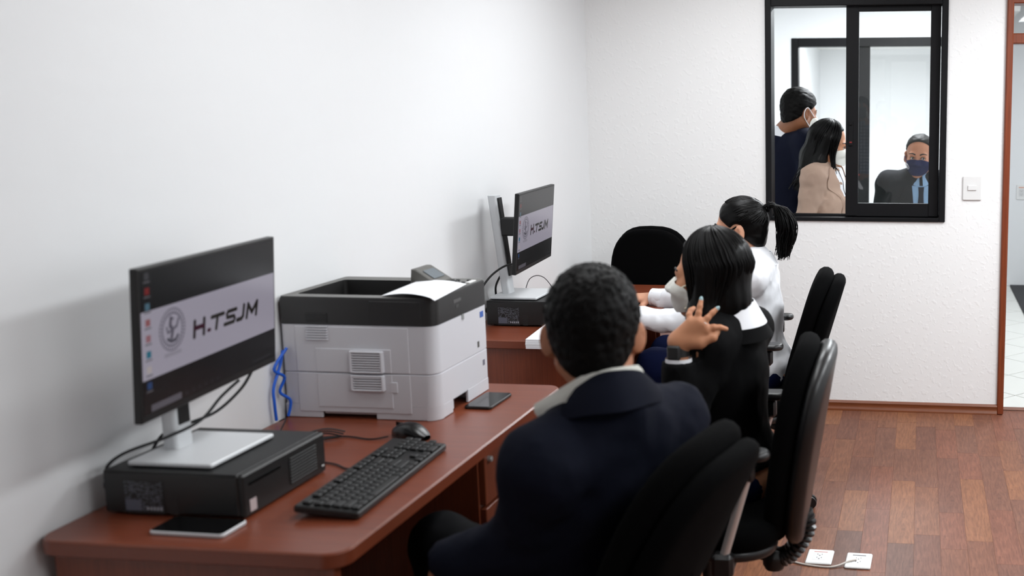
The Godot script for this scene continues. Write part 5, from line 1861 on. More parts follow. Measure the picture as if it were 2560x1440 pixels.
func man_at_desk() -> void:
	var t := thing("person", "man in a navy suit seen from behind, seated at the near desk", "person")
	var s := 1.06
	var J := seated(Vector3(-0.630, 1.040, -2.070), Vector3(-0.700, 0.56, -2.125), Vector3(-0.80, 0, -0.60), s, 0.192)
	J.le = Vector3(-0.800, 0.735, -1.985); J.lw = Vector3(-0.985, 0.655, -2.02)
	J.re = Vector3(-0.63, 0.74, -2.37); J.rw = Vector3(-0.86, 0.665, -2.36)
	J.ls = Vector3(-0.722, 0.915, -1.925); J.rs = Vector3(-0.535, 0.925, -2.215)
	var X := frame_of(Vector3(-0.672, 1.142, -2.105), Vector3(-0.28, -0.10, -0.95))
	var K := J.duplicate()
	K.neck = Vector3(-0.622, 0.985, -2.065)
	flesh(t, K, X, s, M.skin_tan, [[J.lw, Vector3(-0.55, -0.8, -0.2), Vector3(-0.6, 0.5, 0.2), -1.0, [0.5, 0.5, 0.55, 0.6], 1.0, J.le], [J.rw, Vector3(-1, -0.15, 0.3), Vector3(-0.2, 0.9, 0), 1.0, [0.5, 0.5, 0.55, 0.6], 1.0, J.re]], 1.0)
	var F := box_field(jpts(J, ["neck", "pelvis", "ls", "rs", "le", "re", "lw", "rw"]), 0.17, 0.011)
	torso_into(F, K, 0.018)
	# shoulder pads, and the back of the jacket rising to the nape
	F.cone(K.neck, Vector3(-0.590, 1.015, -2.035), 0.075, 0.050, 0.05)
	F.cone(K.neck, J.ls + Vector3(0, 0.010, 0), 0.05, 0.060, 0.04)
	F.cone(K.neck, J.rs + Vector3(0, 0.010, 0), 0.05, 0.060, 0.04)
	F.rough(noise(7.0, 3, 61), 0.012)
	for e in ["l", "r"]:
		var d: Vector3 = (J[e + "w"] - J[e + "e"]).normalized()
		F.clip_near(d, J[e + "w"] - d * 0.005, 0.11)
	part("jacket", mesh_of(F), M.navy, t)
	var N: Vector3 = J.neck
	var out := func(p: Vector3) -> Vector3: return (p - N - Vector3(0, -0.02, 0)).normalized()
	# shirt collar: stands up round the neck and folds over towards the left front
	var cu := [Vector3(-0.575, 1.082, -2.085), Vector3(-0.600, 1.092, -2.020), Vector3(-0.643, 1.088, -2.000), Vector3(-0.685, 1.066, -1.998), Vector3(-0.726, 1.040, -2.010), Vector3(-0.772, 1.011, -2.030)]
	var cd := [Vector3(-0.560, 1.050, -2.085), Vector3(-0.588, 1.062, -2.005), Vector3(-0.628, 1.066, -1.990), Vector3(-0.658, 1.034, -1.980), Vector3(-0.702, 1.013, -1.986), Vector3(-0.760, 0.988, -2.018)]
	var rows := []
	for k in 26:
		var u: Vector3 = curve(cu, 5)[k]; var d: Vector3 = curve(cd, 5)[k]
		rows.append([d, d.lerp(u, 0.33) + out.call(d) * 0.004, d.lerp(u, 0.66) + out.call(u) * 0.004, u])
	part("shirt_collar", sheet(rows, 0.004, out), M.cream_cloth, t)
	var ju := [Vector3(-0.668, 1.060, -1.980), Vector3(-0.628, 1.086, -1.985), Vector3(-0.590, 1.092, -1.998), Vector3(-0.562, 1.078, -2.050), Vector3(-0.560, 1.042, -2.120)]
	var jd := [Vector3(-0.690, 1.005, -1.950), Vector3(-0.625, 1.022, -1.935), Vector3(-0.566, 1.026, -1.952), Vector3(-0.536, 1.022, -2.020), Vector3(-0.532, 1.000, -2.120)]
	rows = []
	for k in 25:
		var u: Vector3 = curve(ju, 6)[k]; var d: Vector3 = curve(jd, 6)[k]
		rows.append([d, d.lerp(u, 0.33) + out.call(d) * 0.006, d.lerp(u, 0.66) + out.call(u) * 0.007, u])
	part("jacket_collar", sheet(rows, 0.006, out), M.navy, t)
	var hm := short_hair(X, s, 0.010, 0.95, -0.088, noise(52.0, 3, 71, FastNoiseLite.TYPE_CELLULAR), 0.010)
	var hr := part("hair", hm, M.hair_short, t)
	# loose curls standing off the crown
	rng.seed = 12
	var list := []
	for k in 420:
		var d := Vector3(rng.randfn(), rng.randfn() * 0.8 + 0.35, rng.randfn() - 0.25).normalized()
		if d.y < -0.15 or (d.z > 0.55 and d.y < 0.75): continue
		var c := Vector3(0, 0.040, -0.014) + d * Vector3(0.084, 0.094, 0.104)
		var a := d.cross(Vector3(rng.randfn(), rng.randfn(), rng.randfn())).normalized(); var b := d.cross(a)
		var p := []
		var r := 0.006 + rng.randf() * 0.006
		for j in 7:
			var w := j * 0.75
			p.append(X * ((c + (a * cos(w) + b * sin(w)) * r + d * (0.0015 * j)) * s))
		list.append(p)
	part("curls", strands(list, 0.0026, 0.0012), M.hair_short, hr)
	lower_half(t, J, M.trouser_dark)


func long_strands(X: Transform3D, s: float, n: int, az0: float, az1: float, gather: Array, spread: float, sd: int, wave := 0.0) -> Array:
	# from the crown over the skull, then along the gather points (local), fanned out
	rng.seed = sd
	var out := []
	for k in n:
		var az := lerpf(az0, az1, rng.randf())
		var lay := 0.90 + rng.randf() * 0.14
		var p := []
		var q := Vector3.ZERO
		for j in 6:
			var th := lerpf(0.12, 1.62, j / 5.0)
			# front locks start nearer the parting and sweep back as they fall
			var ae := az - sin(az) * 0.42 * (1.0 - j / 5.0)
			q = Vector3(0, 0.030, -0.010) + Vector3(sin(th) * sin(ae) * 0.092, cos(th) * 0.107, sin(th) * cos(ae) * 0.112) * lay
			p.append(q)
		var jit := Vector3(rng.randfn(), rng.randfn() * 0.3, rng.randfn()) * spread
		for j in gather.size():
			var g: Vector3 = gather[j]
			var w := (j + 1.0) / gather.size()
			var own := Vector3(q.x, g.y, q.z)
			var wv := Vector3(sin(j * 2.1 + az * 3.0), 0, cos(j * 1.7 + az * 2.0)) * wave
			p.append(own.lerp(g, clampf(w * 1.25, 0, 0.92)) + jit * w + wv)
		var m := []
		for e in p: m.append(X * (e * s))
		out.append(curve(m, 3))
	return out


func hair_mass(X: Transform3D, s: float, cones: Array, front := 0.07, slope := 0.9, low := -0.2) -> ArrayMesh:
	var pts := []
	for k in 8: pts.append(X * (Vector3([-0.11, 0.11][k & 1], [-0.10, 0.16][(k >> 1) & 1], [-0.14, 0.12][(k >> 2) & 1]) * s))
	for c in cones:
		pts.append(X * (c[0] * s)); pts.append(X * (c[1] * s))
	var F := box_field(pts, 0.06, 0.006)
	var B := X.basis
	F.ell(X * (Vector3(0, 0.034, -0.012) * s), Vector3(0.084, 0.096, 0.104) * s, 0.01, B)
	var n := (B * Vector3(0, -1, slope)).normalized()
	F.clip(n, n.dot(X * (Vector3(0, low, -0.05) * s)), 0.012)
	for c in cones: F.cone(X * (c[0] * s), X * (c[1] * s), c[2] * s, c[3] * s, 0.03)
	F.rough(noise(30.0, 2, 5), 0.004, Vector3(1, 0.15, 1), B)
	return mesh_of(F)


func woman_with_mask() -> void:
	var t := thing("person", "long-haired woman in a white mask and black blazer, hand in her hair", "person")
	var s := 1.05
	var J := seated(Vector3(-0.548, 1.005, -2.995), Vector3(-0.53, 0.55, -2.99), Vector3(-0.97, 0, -0.24), s, 0.145)
	for e in ["l", "r"]:
		J[e + "k"] += Vector3(0.07, 0, 0); J[e + "a"] += Vector3(0.12, 0, 0)
	J.le = Vector3(-0.640, 0.735, -2.745); J.lw = Vector3(-0.6435, 0.976, -2.756)
	J.re = Vector3(-0.66, 0.74, -3.16); J.rw = Vector3(-0.88, 0.66, -3.10)
	var X := frame_of(Vector3(-0.603, 1.125, -3.0), Vector3(-0.975, -0.03, -0.22))
	var P := Pelt.new()
	var F0 := box_field(jpts(J, ["neck", "pelvis", "ls", "rs", "le", "re", "lw", "rw", "lk", "rk", "la", "ra"]), 0.16, 0.018)
	torso_into(F0, J, -0.012, true)
	legs_into(F0, J, -0.010)
	F0.into(P)
	var H := head_field(X, s, J.neck)
	head_into(H, X, s, J.neck, 0.048)
	H.into(P)
	# raised left hand, back to the camera, fingers combing the hair (joints placed one by one)
	var Z := -2.835
	var nearer := func(p: Vector3) -> Vector3: return Vector3(0, 1.605, 0) + (p - Vector3(0, 1.605, 0)) * 0.972
	var W: Vector3 = J.lw
	var G := box_field([W, Vector3(-0.50, 1.10, Z + 0.08), Vector3(-0.50, 0.94, Z - 0.02)], 0.045, 0.003)
	G.cone(J.le.lerp(W, 0.7), W, 0.028, 0.025, 0.01)
	var kn := [Vector3(-0.582, 1.000, Z + 0.002), Vector3(-0.590, 1.018, Z + 0.006), Vector3(-0.606, 1.028, Z + 0.006), Vector3(-0.626, 1.024, Z + 0.002)]
	var tips := [[Vector3(-0.562, 1.010, Z - 0.002), Vector3(-0.545, 1.008, Z - 0.010), Vector3(-0.530, 1.002, Z - 0.018)], [Vector3(-0.578, 1.036, Z + 0.002), Vector3(-0.565, 1.050, Z - 0.006), Vector3(-0.556, 1.058, Z - 0.012)], [Vector3(-0.603, 1.050, Z + 0.002), Vector3(-0.600, 1.068, Z - 0.004), Vector3(-0.598, 1.082, Z - 0.010)], [Vector3(-0.632, 1.042, Z - 0.008), Vector3(-0.630, 1.052, Z - 0.020), Vector3(-0.624, 1.056, Z - 0.032)]]
	for k in 4:
		kn[k] = nearer.call(kn[k])
		for j in 3: tips[k][j] = nearer.call(tips[k][j])
	for k in 4:
		G.cone(W + Vector3(0.006 - 0.004 * k, 0.012, 0), kn[k], 0.0185, 0.0125, 0.016)
		var a: Vector3 = kn[k]
		for j in 3:
			G.cone(a, tips[k][j], 0.0088 - 0.0008 * j, 0.0082 - 0.0009 * j, 0.004)
			a = tips[k][j]
	G.cone(W + Vector3(0.015, 0.010, 0.002), nearer.call(Vector3(-0.600, 0.968, Z + 0.004)), 0.022, 0.019, 0.016)
	G.cone(nearer.call(Vector3(-0.600, 0.968, Z + 0.004)), nearer.call(Vector3(-0.563, 0.981, Z + 0.002)), 0.0150, 0.0115, 0.008)
	G.cone(nearer.call(Vector3(-0.563, 0.981, Z + 0.002)), nearer.call(Vector3(-0.554, 0.995, Z - 0.010)), 0.0112, 0.0088, 0.004)
	G.into(P)
	part("body", P.mesh(), M.skin_warm, t)
	for k in [1, 2]:
		var N := Pelt.new()
		var d: Vector3 = (tips[k][2] - tips[k][1]).normalized()
		N.ball(tips[k][2] + d * 0.003 + Vector3(0, 0, 0.003), Vector3(0.0055, 0.010, 0.0035), frame_of(Vector3.ZERO, Vector3(0, 0, 1), d).basis, 10)
		part("fingernail", N.mesh(), M.nail, t, "pale polished nail")
	var rg := Pelt.new()
	var rp := []
	var rd: Vector3 = (tips[1][0] - kn[1]).normalized(); var ra := rd.cross(Vector3(0, 0, 1)).normalized(); var rb := rd.cross(ra)
	for j in 13: rp.append(kn[1].lerp(tips[1][0], 0.35) + (ra * cos(TAU * j / 12) + rb * sin(TAU * j / 12)) * 0.0098)
	rg.tube(rp, 0.0016, 0.0016, 6, false)
	part("finger_ring", rg.mesh(), M.chrome, t)
	eyes(t, X, s, M.hair_black, Vector3.ZERO, 0.005)
	# blazer, shirt collar, cuff and watch
	var F := box_field(jpts(J, ["neck", "pelvis", "ls", "rs", "le", "re", "lw", "rw"]), 0.16, 0.011)
	torso_into(F, J, 0.016, true)
	F.rough(noise(8.0, 3, 63), 0.009)
	var fd: Vector3 = (J.lw - J.le).normalized()
	F.clip_near(fd, J.lw - fd * 0.045, 0.066)
	F.clip_near(fd, J.lw - fd * 0.045, 0.060, 0.006, fd * 0.05)
	var rd2: Vector3 = (J.rw - J.re).normalized()
	F.clip_near(rd2, J.rw, 0.10)
	F.clip(Vector3.DOWN, -0.585, 0.01)
	part("blazer", mesh_of(F), M.black_cloth, t)
	var C := frame_of(J.neck, Vector3(-0.97, 0, -0.2), Vector3(-0.25, 1, 0).normalized())
	part("shirt_collar", collar(J.neck + Vector3(0.008, 0.018, 0.0), C, Vector2(0.062, 0.066), Vector2(0.098, 0.100), -0.030, 0.034, 0.4, 0.05), M.white_cloth, t)
	part("blazer_collar", collar(J.neck + Vector3(0.004, -0.004, 0), C, Vector2(0.088, 0.092), Vector2(0.118, 0.120), -0.045, 0.004, 0.9, 0.04, 0.005), M.black_cloth, t)
	var cu := Pelt.new()
	cu.tube([J.lw - fd * 0.062, J.lw - fd * 0.050, J.lw - fd * 0.036], 0.037, 0.036, 20, false)
	part("shirt_cuff", cu.mesh(), M.white_cloth, t)
	var wt := Pelt.new()
	wt.tube([J.lw - fd * 0.030, J.lw - fd * 0.020, J.lw - fd * 0.004], 0.0300, 0.0285, 24, false)
	var wn := part("watch_strap", wt.mesh(), M.watch, t)
	var wf := Soup.new()
	wf.box(Vector3.ZERO, Vector3(0.040, 0.040, 0.012), 0.005, Transform3D(frame_of(Vector3.ZERO, Vector3(-0.25, 0.05, 1), fd).basis, J.lw - fd * 0.016 + Vector3(-0.006, 0, 0.030)))
	part("watch_case", wf.mesh(), M.watch, wn, "dark square watch case")
	# mask with ear loops
	var mk := face_mask(t, H, X, s, M.mask_white, 0.022)
	for e in [-1, 1]:
		var st := Pelt.new()
		st.tube(curve([X * (Vector3(e * 0.060, -0.022, 0.058) * s), X * (Vector3(e * 0.073, -0.010, 0.030) * s), X * (Vector3(e * 0.083, 0.008, 0.004) * s)], 5), 0.0028, 0.0028, 8)
		st.tube(curve([X * (Vector3(e * 0.055, -0.082, 0.054) * s), X * (Vector3(e * 0.069, -0.068, 0.028) * s), X * (Vector3(e * 0.080, -0.035, 0.004) * s)], 5), 0.0028, 0.0028, 8)
		part("ear_loop", st.mesh(), M.strap, mk)
	# long straight hair swept to the near side
	var hm := hair_mass(X, s, [[Vector3(0, 0.05, -0.05), Vector3(0.01, -0.06, -0.055), 0.068, 0.060], [Vector3(0.01, -0.06, -0.055), Vector3(0.055, -0.15, -0.030), 0.060, 0.042], [Vector3(0.055, 0.03, -0.02), Vector3(0.066, -0.10, 0.0), 0.040, 0.036], [Vector3(0.066, -0.10, 0.0), Vector3(0.105, -0.20, 0.012), 0.040, 0.024], [Vector3(0.105, -0.20, 0.012), Vector3(0.118, -0.28, 0.012), 0.022, 0.010]], 0.07, 0.95, -0.02)
	var hr := part("hair", hm, M.hair_black, t)
	var L := long_strands(X, s, 330, 1.10, 3.9, [Vector3(0.070, -0.06, 0.0), Vector3(0.085, -0.14, 0.005), Vector3(0.112, -0.21, 0.012), Vector3(0.125, -0.31, 0.014)], 0.016, 81)
	L.append_array(long_strands(X, s, 120, -2.4, -1.0, [Vector3(-0.080, -0.06, 0.0), Vector3(-0.085, -0.14, 0.0), Vector3(-0.095, -0.22, 0.02)], 0.012, 82))
	part("hair_strands", strands(L, 0.0034, 0.0016), M.hair_black, hr)
	lower_half(t, J, M.denim)


func woman_ponytail() -> void:
	var t := thing("person", "woman with a ponytail and white shirt, seated at the far desk", "person")
	var s := 1.05
	var J := seated(Vector3(-0.665, 1.000, -4.25), Vector3(-0.635, 0.55, -4.25), Vector3(-1, 0, 0.02), s, 0.155)
	J.le = Vector3(-0.905, 0.770, -4.055); J.lw = Vector3(-1.155, 0.785, -4.06)
	J.re = Vector3(-0.930, 0.775, -4.46); J.rw = Vector3(-1.165, 0.785, -4.525)
	var X := frame_of(Vector3(-0.728, 1.120, -4.25), Vector3(-1, -0.03, -0.03))
	var P := Pelt.new()
	var F0 := box_field(jpts(J, ["neck", "pelvis", "ls", "rs", "le", "re", "lw", "rw", "lk", "rk", "la", "ra"]), 0.16, 0.018)
	torso_into(F0, J, -0.012, true)
	legs_into(F0, J, -0.010)
	F0.into(P)
	var H := head_field(X, s, J.neck)
	head_into(H, X, s, J.neck, 0.047)
	H.into(P)
	for h in [[J.lw, Vector3(-1, -0.1, 0.0), Vector3(-0.1, 1, 0.1), 1.0, [0.4, 0.45, 0.5, 0.5], J.le], [J.rw, Vector3(-1, -0.05, 0.12), Vector3(0.0, 1, 0.25), -1.0, [0.42, 0.42, 0.5, 0.6], J.re]]:
		var G := box_field([h[0], h[0] + h[1] * 0.17], 0.08, 0.0034)
		G.cone(h[5], h[0], 0.028, 0.022, 0.01)
		hand_into(G, h[0], h[1], h[2], h[3], h[4], 0.97)
		G.into(P)
	part("body", P.mesh(), M.skin_light, t)
	eyes(t, X, s, M.hair_black)
	var F := box_field(jpts(J, ["neck", "pelvis", "ls", "rs", "le", "re", "lw", "rw"]), 0.16, 0.010)
	torso_into(F, J, 0.014, true)
	F.rough(noise(10.0, 3, 65), 0.012)
	for e in ["l", "r"]:
		var d: Vector3 = (J[e + "w"] - J[e + "e"]).normalized()
		F.clip_near(d, J[e + "w"] - d * 0.002, 0.10)
	part("shirt", mesh_of(F), M.white_cloth, t)
	for e in ["l", "r"]:
		var d: Vector3 = (J[e + "w"] - J[e + "e"]).normalized()
		var cu := Pelt.new()
		cu.tube([J[e + "w"] - d * 0.055, J[e + "w"] - d * 0.05, J[e + "w"] - d * 0.01, J[e + "w"] + d * 0.006], 0.041, 0.039, 22, false)
		part("shirt_cuff", cu.mesh(), M.white_cloth, t)
	var C := frame_of(J.neck, Vector3(-1, 0, 0), Vector3(-0.2, 1, 0).normalized())
	part("shirt_collar", collar(J.neck + Vector3(0.002, 0.010, 0.0), C, Vector2(0.058, 0.062), Vector2(0.088, 0.090), -0.028, 0.022, 0.4, 0.04), M.white_cloth, t)
	var mk := face_mask(t, H, X, s, M.black_cloth, 0.010)
	for e in [-1, 1]:
		var st := Pelt.new()
		st.tube(curve([X * (Vector3(e * 0.058, -0.020, 0.060) * s), X * (Vector3(e * 0.074, 0.000, 0.030) * s), X * (Vector3(e * 0.085, 0.020, -0.004) * s)], 5), 0.0036, 0.0036, 8)
		part("ear_loop", st.mesh(), M.black_cloth, mk)
	# hair drawn back into a high tail
	var hm := short_hair(X, s, 0.004, 0.80, -0.085, noise(26.0, 2, 73), 0.003, Vector3(1, 1, 0.2), 0.080)
	var hr := part("hair", hm, M.hair_black, t)
	rng.seed = 91
	var base := Vector3(0, 0.088, -0.112)
	var L := []
	for k in 260:
		# from the hairline to the tie
		var az := rng.randf_range(-2.9, 2.9)
		var th := rng.randf_range(0.35, 1.75)
		var p := []
		var st := Vector3(sin(th) * sin(az) * 0.084, cos(th) * 0.094, sin(th) * cos(az) * 0.104)
		if st.z > 0.080 or (st.z > 0.01 and st.y < 0.03 + st.z * 0.5): continue
		if absf(st.x) > 0.06 and st.y < 0.0 and st.z > -0.045: continue
		for j in 7:
			var v := j / 6.0
			var g := st.lerp(base - Vector3(0, 0.036, -0.012), v)
			var e := Vector3(g.x / 0.083, g.y / 0.093, g.z / 0.103)
			if e.length() > 0.01: g = g / e.length() * (1.0 + 0.02 * rng.randf())
			p.append(X * ((g + Vector3(0, 0.036, -0.012)) * s))
		L.append(p)
	part("hair_strands", strands(L, 0.0026, 0.0022), M.hair_black, hr)
	var tail := []
	for k in 330:
		var a := rng.randf() * TAU; var r := sqrt(rng.randf())
		var o := Vector3(cos(a), 0, sin(a)) * r
		var end := rng.randf_range(0.70, 1.06)
		var p := []
		var way := [base + Vector3(0, 0, 0.012), base + Vector3(0, 0.006, -0.022), base + Vector3(0, -0.012, -0.050), base + Vector3(0, -0.070, -0.072), base + Vector3(0, -0.135, -0.066), base + Vector3(0, -0.195, -0.050)]
		var wd := [0.012, 0.014, 0.026, 0.038, 0.034, 0.022]
		for j in 6:
			var q: Vector3 = way[j] + o * wd[j] * Vector3(0.9, 1, 1) + Vector3(rng.randfn(), rng.randfn(), rng.randfn()) * 0.0014 * j
			if j == 1: q += Vector3(0, o.z * 0.010, -o.z * 0.010)
			if j > 3: q = q.lerp(way[3] + o * wd[3], 1.0 - end)
			p.append(X * (q * s))
		tail.append(curve(p, 3))
	part("ponytail", strands(tail, 0.0028, 0.0012), M.hair_black, hr)
	var tie := Pelt.new()
	var ring := []
	for j in 15: ring.append(X * ((base + Vector3(cos(TAU * j / 14) * 0.016, sin(TAU * j / 14) * 0.016, -0.004)) * s))
	tie.tube(ring, 0.006, 0.006, 8, false)
	part("hair_tie", tie.mesh(), M.black_cloth, hr)
	lower_half(t, J, M.denim)


func suit_front(t: Node3D, F: Field, J: Dictionary, jacket: Material, shirt: Material, tie: Material, vdepth: float, spreadw: float) -> void:
	# what shows in the opening: shirt front, tie, two lapels
	var up: Vector3 = (J.neck - J.pelvis).normalized()
	var T := frame_of(J.neck, (J.fwd - up * up.dot(J.fwd)).normalized(), up)
	var a := line([Vector2(-spreadw, -0.005), Vector2(-spreadw * 0.8, -vdepth * 0.4), Vector2(-0.004, -vdepth)], 12)
	var b := line([Vector2(spreadw, -0.005), Vector2(spreadw * 0.8, -vdepth * 0.4), Vector2(0.004, -vdepth)], 12)
	part("shirt_front", strip_on(F, T, b, a, 0.001, 0.002), shirt, t)
	if tie:
		var c := line([Vector2(-0.018, -0.010), Vector2(-0.014, -0.045), Vector2(-0.026, -vdepth * 0.75), Vector2(-0.012, -vdepth)], 12)
		var d := line([Vector2(0.018, -0.010), Vector2(0.014, -0.045), Vector2(0.026, -vdepth * 0.75), Vector2(0.012, -vdepth)], 12)
		part("tie", strip_on(F, T, d, c, 0.004, 0.004), tie, t)
	for e in [-1, 1]:
		var o := line([Vector2(e * spreadw * 1.05, 0.0), Vector2(e * spreadw * 0.95, -vdepth * 0.35), Vector2(e * 0.006, -vdepth * 1.03)], 14)
		var q := line([Vector2(e * (spreadw + 0.045), -0.015), Vector2(e * (spreadw + 0.075), -vdepth * 0.30), Vector2(e * (spreadw + 0.030), -vdepth * 0.42), Vector2(e * 0.020, -vdepth * 1.03)], 14)
		part("lapel", strip_on(F, T, o if e < 0 else q, q if e < 0 else o, 0.003, 0.005), jacket, t)


func window_people() -> void:
	# tall man in navy, turned away to the right
	var s := 1.06
	var t := thing("person", "man in a navy suit behind the window, turned away from the camera", "person")
	var J := standing(Vector3(-0.815, 1.462, -6.34), Vector3(0.66, 0, -0.75), s, 0.195)
	var X := frame_of(Vector3(-0.715, 1.585, -6.28), Vector3(0.72, -0.16, -0.68))
	var H := flesh(t, J, X, s * 1.02, M.skin_brown, [[J.lw, Vector3(0, -1, 0), Vector3(-0.5, 0, -0.6), 1.0, [0.3, 0.3, 0.3, 0.35], 1.0, J.le], [J.rw, Vector3(0, -1, 0), Vector3(0.5, 0, 0.6), -1.0, [0.3, 0.3, 0.3, 0.35], 1.0, J.re]])
	eyes(t, X, s * 1.02, M.hair_short)
	var F := box_field(jpts(J, ["neck", "pelvis", "ls", "rs", "le", "re", "lw", "rw"]), 0.17, 0.012)
	var K := J.duplicate()
	K.neck = J.neck + Vector3(-0.015, -0.055, 0.01)
	torso_into(F, K, 0.020)
	F.cone(K.neck, J.ls + Vector3(0, 0.012, 0), 0.050, 0.062, 0.04)
	F.cone(K.neck, J.rs + Vector3(0, 0.012, 0), 0.050, 0.062, 0.04)
	F.rough(noise(7.0, 2, 67), 0.007)
	F.clip(Vector3.DOWN, -(J.lw.y + 0.01))
	part("jacket", mesh_of(F), M.navy_dark, t)
	suit_front(t, F, J, M.navy_dark, M.white_cloth, M.tie_red, 0.30, 0.05)
	var C := frame_of(J.neck, J.fwd, Vector3(0.66, 1, -0.46).normalized())
	part("shirt_collar", collar(J.neck + Vector3(0.020, 0.004, 0.0), C, Vector2(0.070, 0.076), Vector2(0.090, 0.104), -0.010, 0.040, 0.25, 0.02), M.white_cloth, t)
	part("jacket_collar", collar(J.neck + Vector3(0.010, -0.014, 0), C, Vector2(0.084, 0.092), Vector2(0.116, 0.116), -0.056, 0.014, 0.9, 0.05, 0.006), M.navy_dark, t)
	var mk := face_mask(t, H, X, s * 1.02, M.mask_white, 0.008)
	for e in [-1, 1]:
		var st := Pelt.new()
		st.tube(curve([X * (Vector3(e * 0.060, -0.014, 0.060) * s), X * (Vector3(e * 0.076, 0.006, 0.026) * s), X * (Vector3(e * 0.085, 0.026, -0.008) * s), X * (Vector3(e * 0.090, 0.006, -0.030) * s), X * (Vector3(e * 0.084, -0.030, -0.022) * s), X * (Vector3(e * 0.076, -0.075, 0.028) * s)], 6), 0.0022, 0.0022, 8)
		part("ear_loop", st.mesh(), M.white_cloth, mk)
	part("hair", short_hair(X, s * 1.02, 0.010, 0.80, -0.075, noise(34.0, 3, 75), 0.0055, Vector3(1, 1, 0.3), 0.088), M.hair_short, t)
	lower_half(t, J, M.navy_dark)

	# woman in beige in front of him
	s = 1.04
	t = thing("person", "woman in a beige blazer with long black hair, behind the window", "person")
	J = standing(Vector3(-0.555, 1.285, -6.06), Vector3(0.95, 0, 0.22), s, 0.160)
	J.le = J.ls + Vector3(-0.03, -0.27, 0.03); J.lw = J.le + Vector3(0.10, -0.2, 0)
	J.re = J.rs + Vector3(-0.05, -0.27, 0.05); J.rw = J.re + Vector3(0.16, -0.13, -0.02)
	X = frame_of(Vector3(-0.520, 1.405, -6.06), Vector3(0.97, -0.18, 0.0), Vector3(0.16, 1, 0).normalized())
	H = flesh(t, J, X, s, M.skin_warm, [[J.lw, Vector3(0.8, -0.6, 0), Vector3(0.4, 0.6, -0.6), 1.0, [0.3, 0.3, 0.3, 0.35], 0.95, J.le], [J.rw, Vector3(0.9, -0.4, 0), Vector3(0.2, 0.4, 0.8), -1.0, [0.3, 0.3, 0.3, 0.35], 0.95, J.re]])
	eyes(t, X, s, M.hair_black)
	F = box_field(jpts(J, ["neck", "pelvis", "ls", "rs", "le", "re", "lw", "rw"]), 0.17, 0.010)
	torso_into(F, J, 0.018, true)
	F.rough(noise(8.5, 3, 69), 0.016)
	F.clip(Vector3.DOWN, -(J.pelvis.y - 0.10))
	part("blazer", mesh_of(F), M.beige, t)
	suit_front(t, F, J, M.beige, M.white_cloth, null, 0.36, 0.075)
	C = frame_of(J.neck, J.fwd, Vector3(0.2, 1, -0.1).normalized())
	part("blazer_collar", collar(J.neck + Vector3(0, 0.0, 0), C, Vector2(0.080, 0.084), Vector2(0.118, 0.118), -0.050, 0.016, 0.8, 0.06, 0.005), M.beige, t)
	mk = face_mask(t, H, X, s, M.mask_white, 0.010)
	for e in [-1, 1]:
		var st := Pelt.new()
		st.tube(curve([X * (Vector3(e * 0.056, -0.020, 0.062) * s), X * (Vector3(e * 0.072, -0.004, 0.034) * s), X * (Vector3(e * 0.084, 0.012, 0.004) * s)], 5), 0.0026, 0.0026, 8)
		part("ear_loop", st.mesh(), M.white_cloth, mk)
	var cord := Pelt.new()
	var up: Vector3 = (J.neck - J.pelvis).normalized()
	var T := frame_of(J.neck, (J.fwd - up * up.dot(J.fwd)).normalized(), up)
	var pr := []
	for p in drape(F, T, [line([Vector2(0.055, 0.01), Vector2(0.045, -0.10), Vector2(0.0, -0.22), Vector2(-0.040, -0.10), Vector2(-0.050, 0.01)], 24)], 0.008)[0]: pr.append(p)
	cord.tube(pr, 0.0022, 0.0022, 6)
	part("neck_cord", cord.mesh(), M.black_cloth, t, "thin dark neck cord")
	var hm := hair_mass(X, s, [[Vector3(0, 0.05, -0.05), Vector3(0, -0.08, -0.075), 0.070, 0.070], [Vector3(0, -0.08, -0.075), Vector3(-0.01, -0.20, -0.095), 0.070, 0.050], [Vector3(-0.055, 0.03, -0.01), Vector3(-0.066, -0.10, -0.03), 0.038, 0.036], [Vector3(-0.066, -0.10, -0.03), Vector3(-0.085, -0.20, -0.06), 0.036, 0.022], [Vector3(0.055, 0.03, -0.01), Vector3(0.066, -0.12, -0.02), 0.036, 0.026]], 0.07, 0.95, -0.02)
	var hr := part("hair", hm, M.hair_black, t)
	var L := long_strands(X, s, 260, 0.95, 5.33, [Vector3(-0.02, -0.07, -0.070), Vector3(-0.03, -0.14, -0.085), Vector3(-0.04, -0.20, -0.10), Vector3(-0.05, -0.26, -0.105)], 0.026, 85, 0.006)
	L.append_array(long_strands(X, s, 26, 4.9, 5.35, [Vector3(-0.075, -0.06, 0.045), Vector3(-0.070, -0.12, 0.050), Vector3(-0.050, -0.17, 0.075)], 0.008, 86, 0.006))
	part("hair_strands", strands(L, 0.0034, 0.0018), M.hair_black, hr)
	lower_half(t, J, M.trouser_dark)

	# man facing the camera, bent forward, dark blue mask with a round emblem
	s = 1.05
	t = thing("person", "man in a dark suit and navy mask facing the camera through the window", "person")
	J = standing(Vector3(-0.010, 1.195, -6.66), Vector3(0.12, 0, 1), s, 0.190, 0.16)
	J.pelvis = Vector3(-0.03, 0.80, -6.86)
	for e in ["l", "r"]:
		J[e + "h"] = J.pelvis + Vector3(0.085 if e == "l" else -0.085, 0, 0)
		J[e + "k"] = Vector3(J[e + "h"].x, 0.45, J[e + "h"].z + 0.06); J[e + "a"] = Vector3(J[e + "h"].x, 0.09, J[e + "h"].z - 0.02)
	X = frame_of(Vector3(-0.012, 1.318, -6.60), Vector3(-0.10, -0.10, 1), Vector3(0.06, 1, 0).normalized())
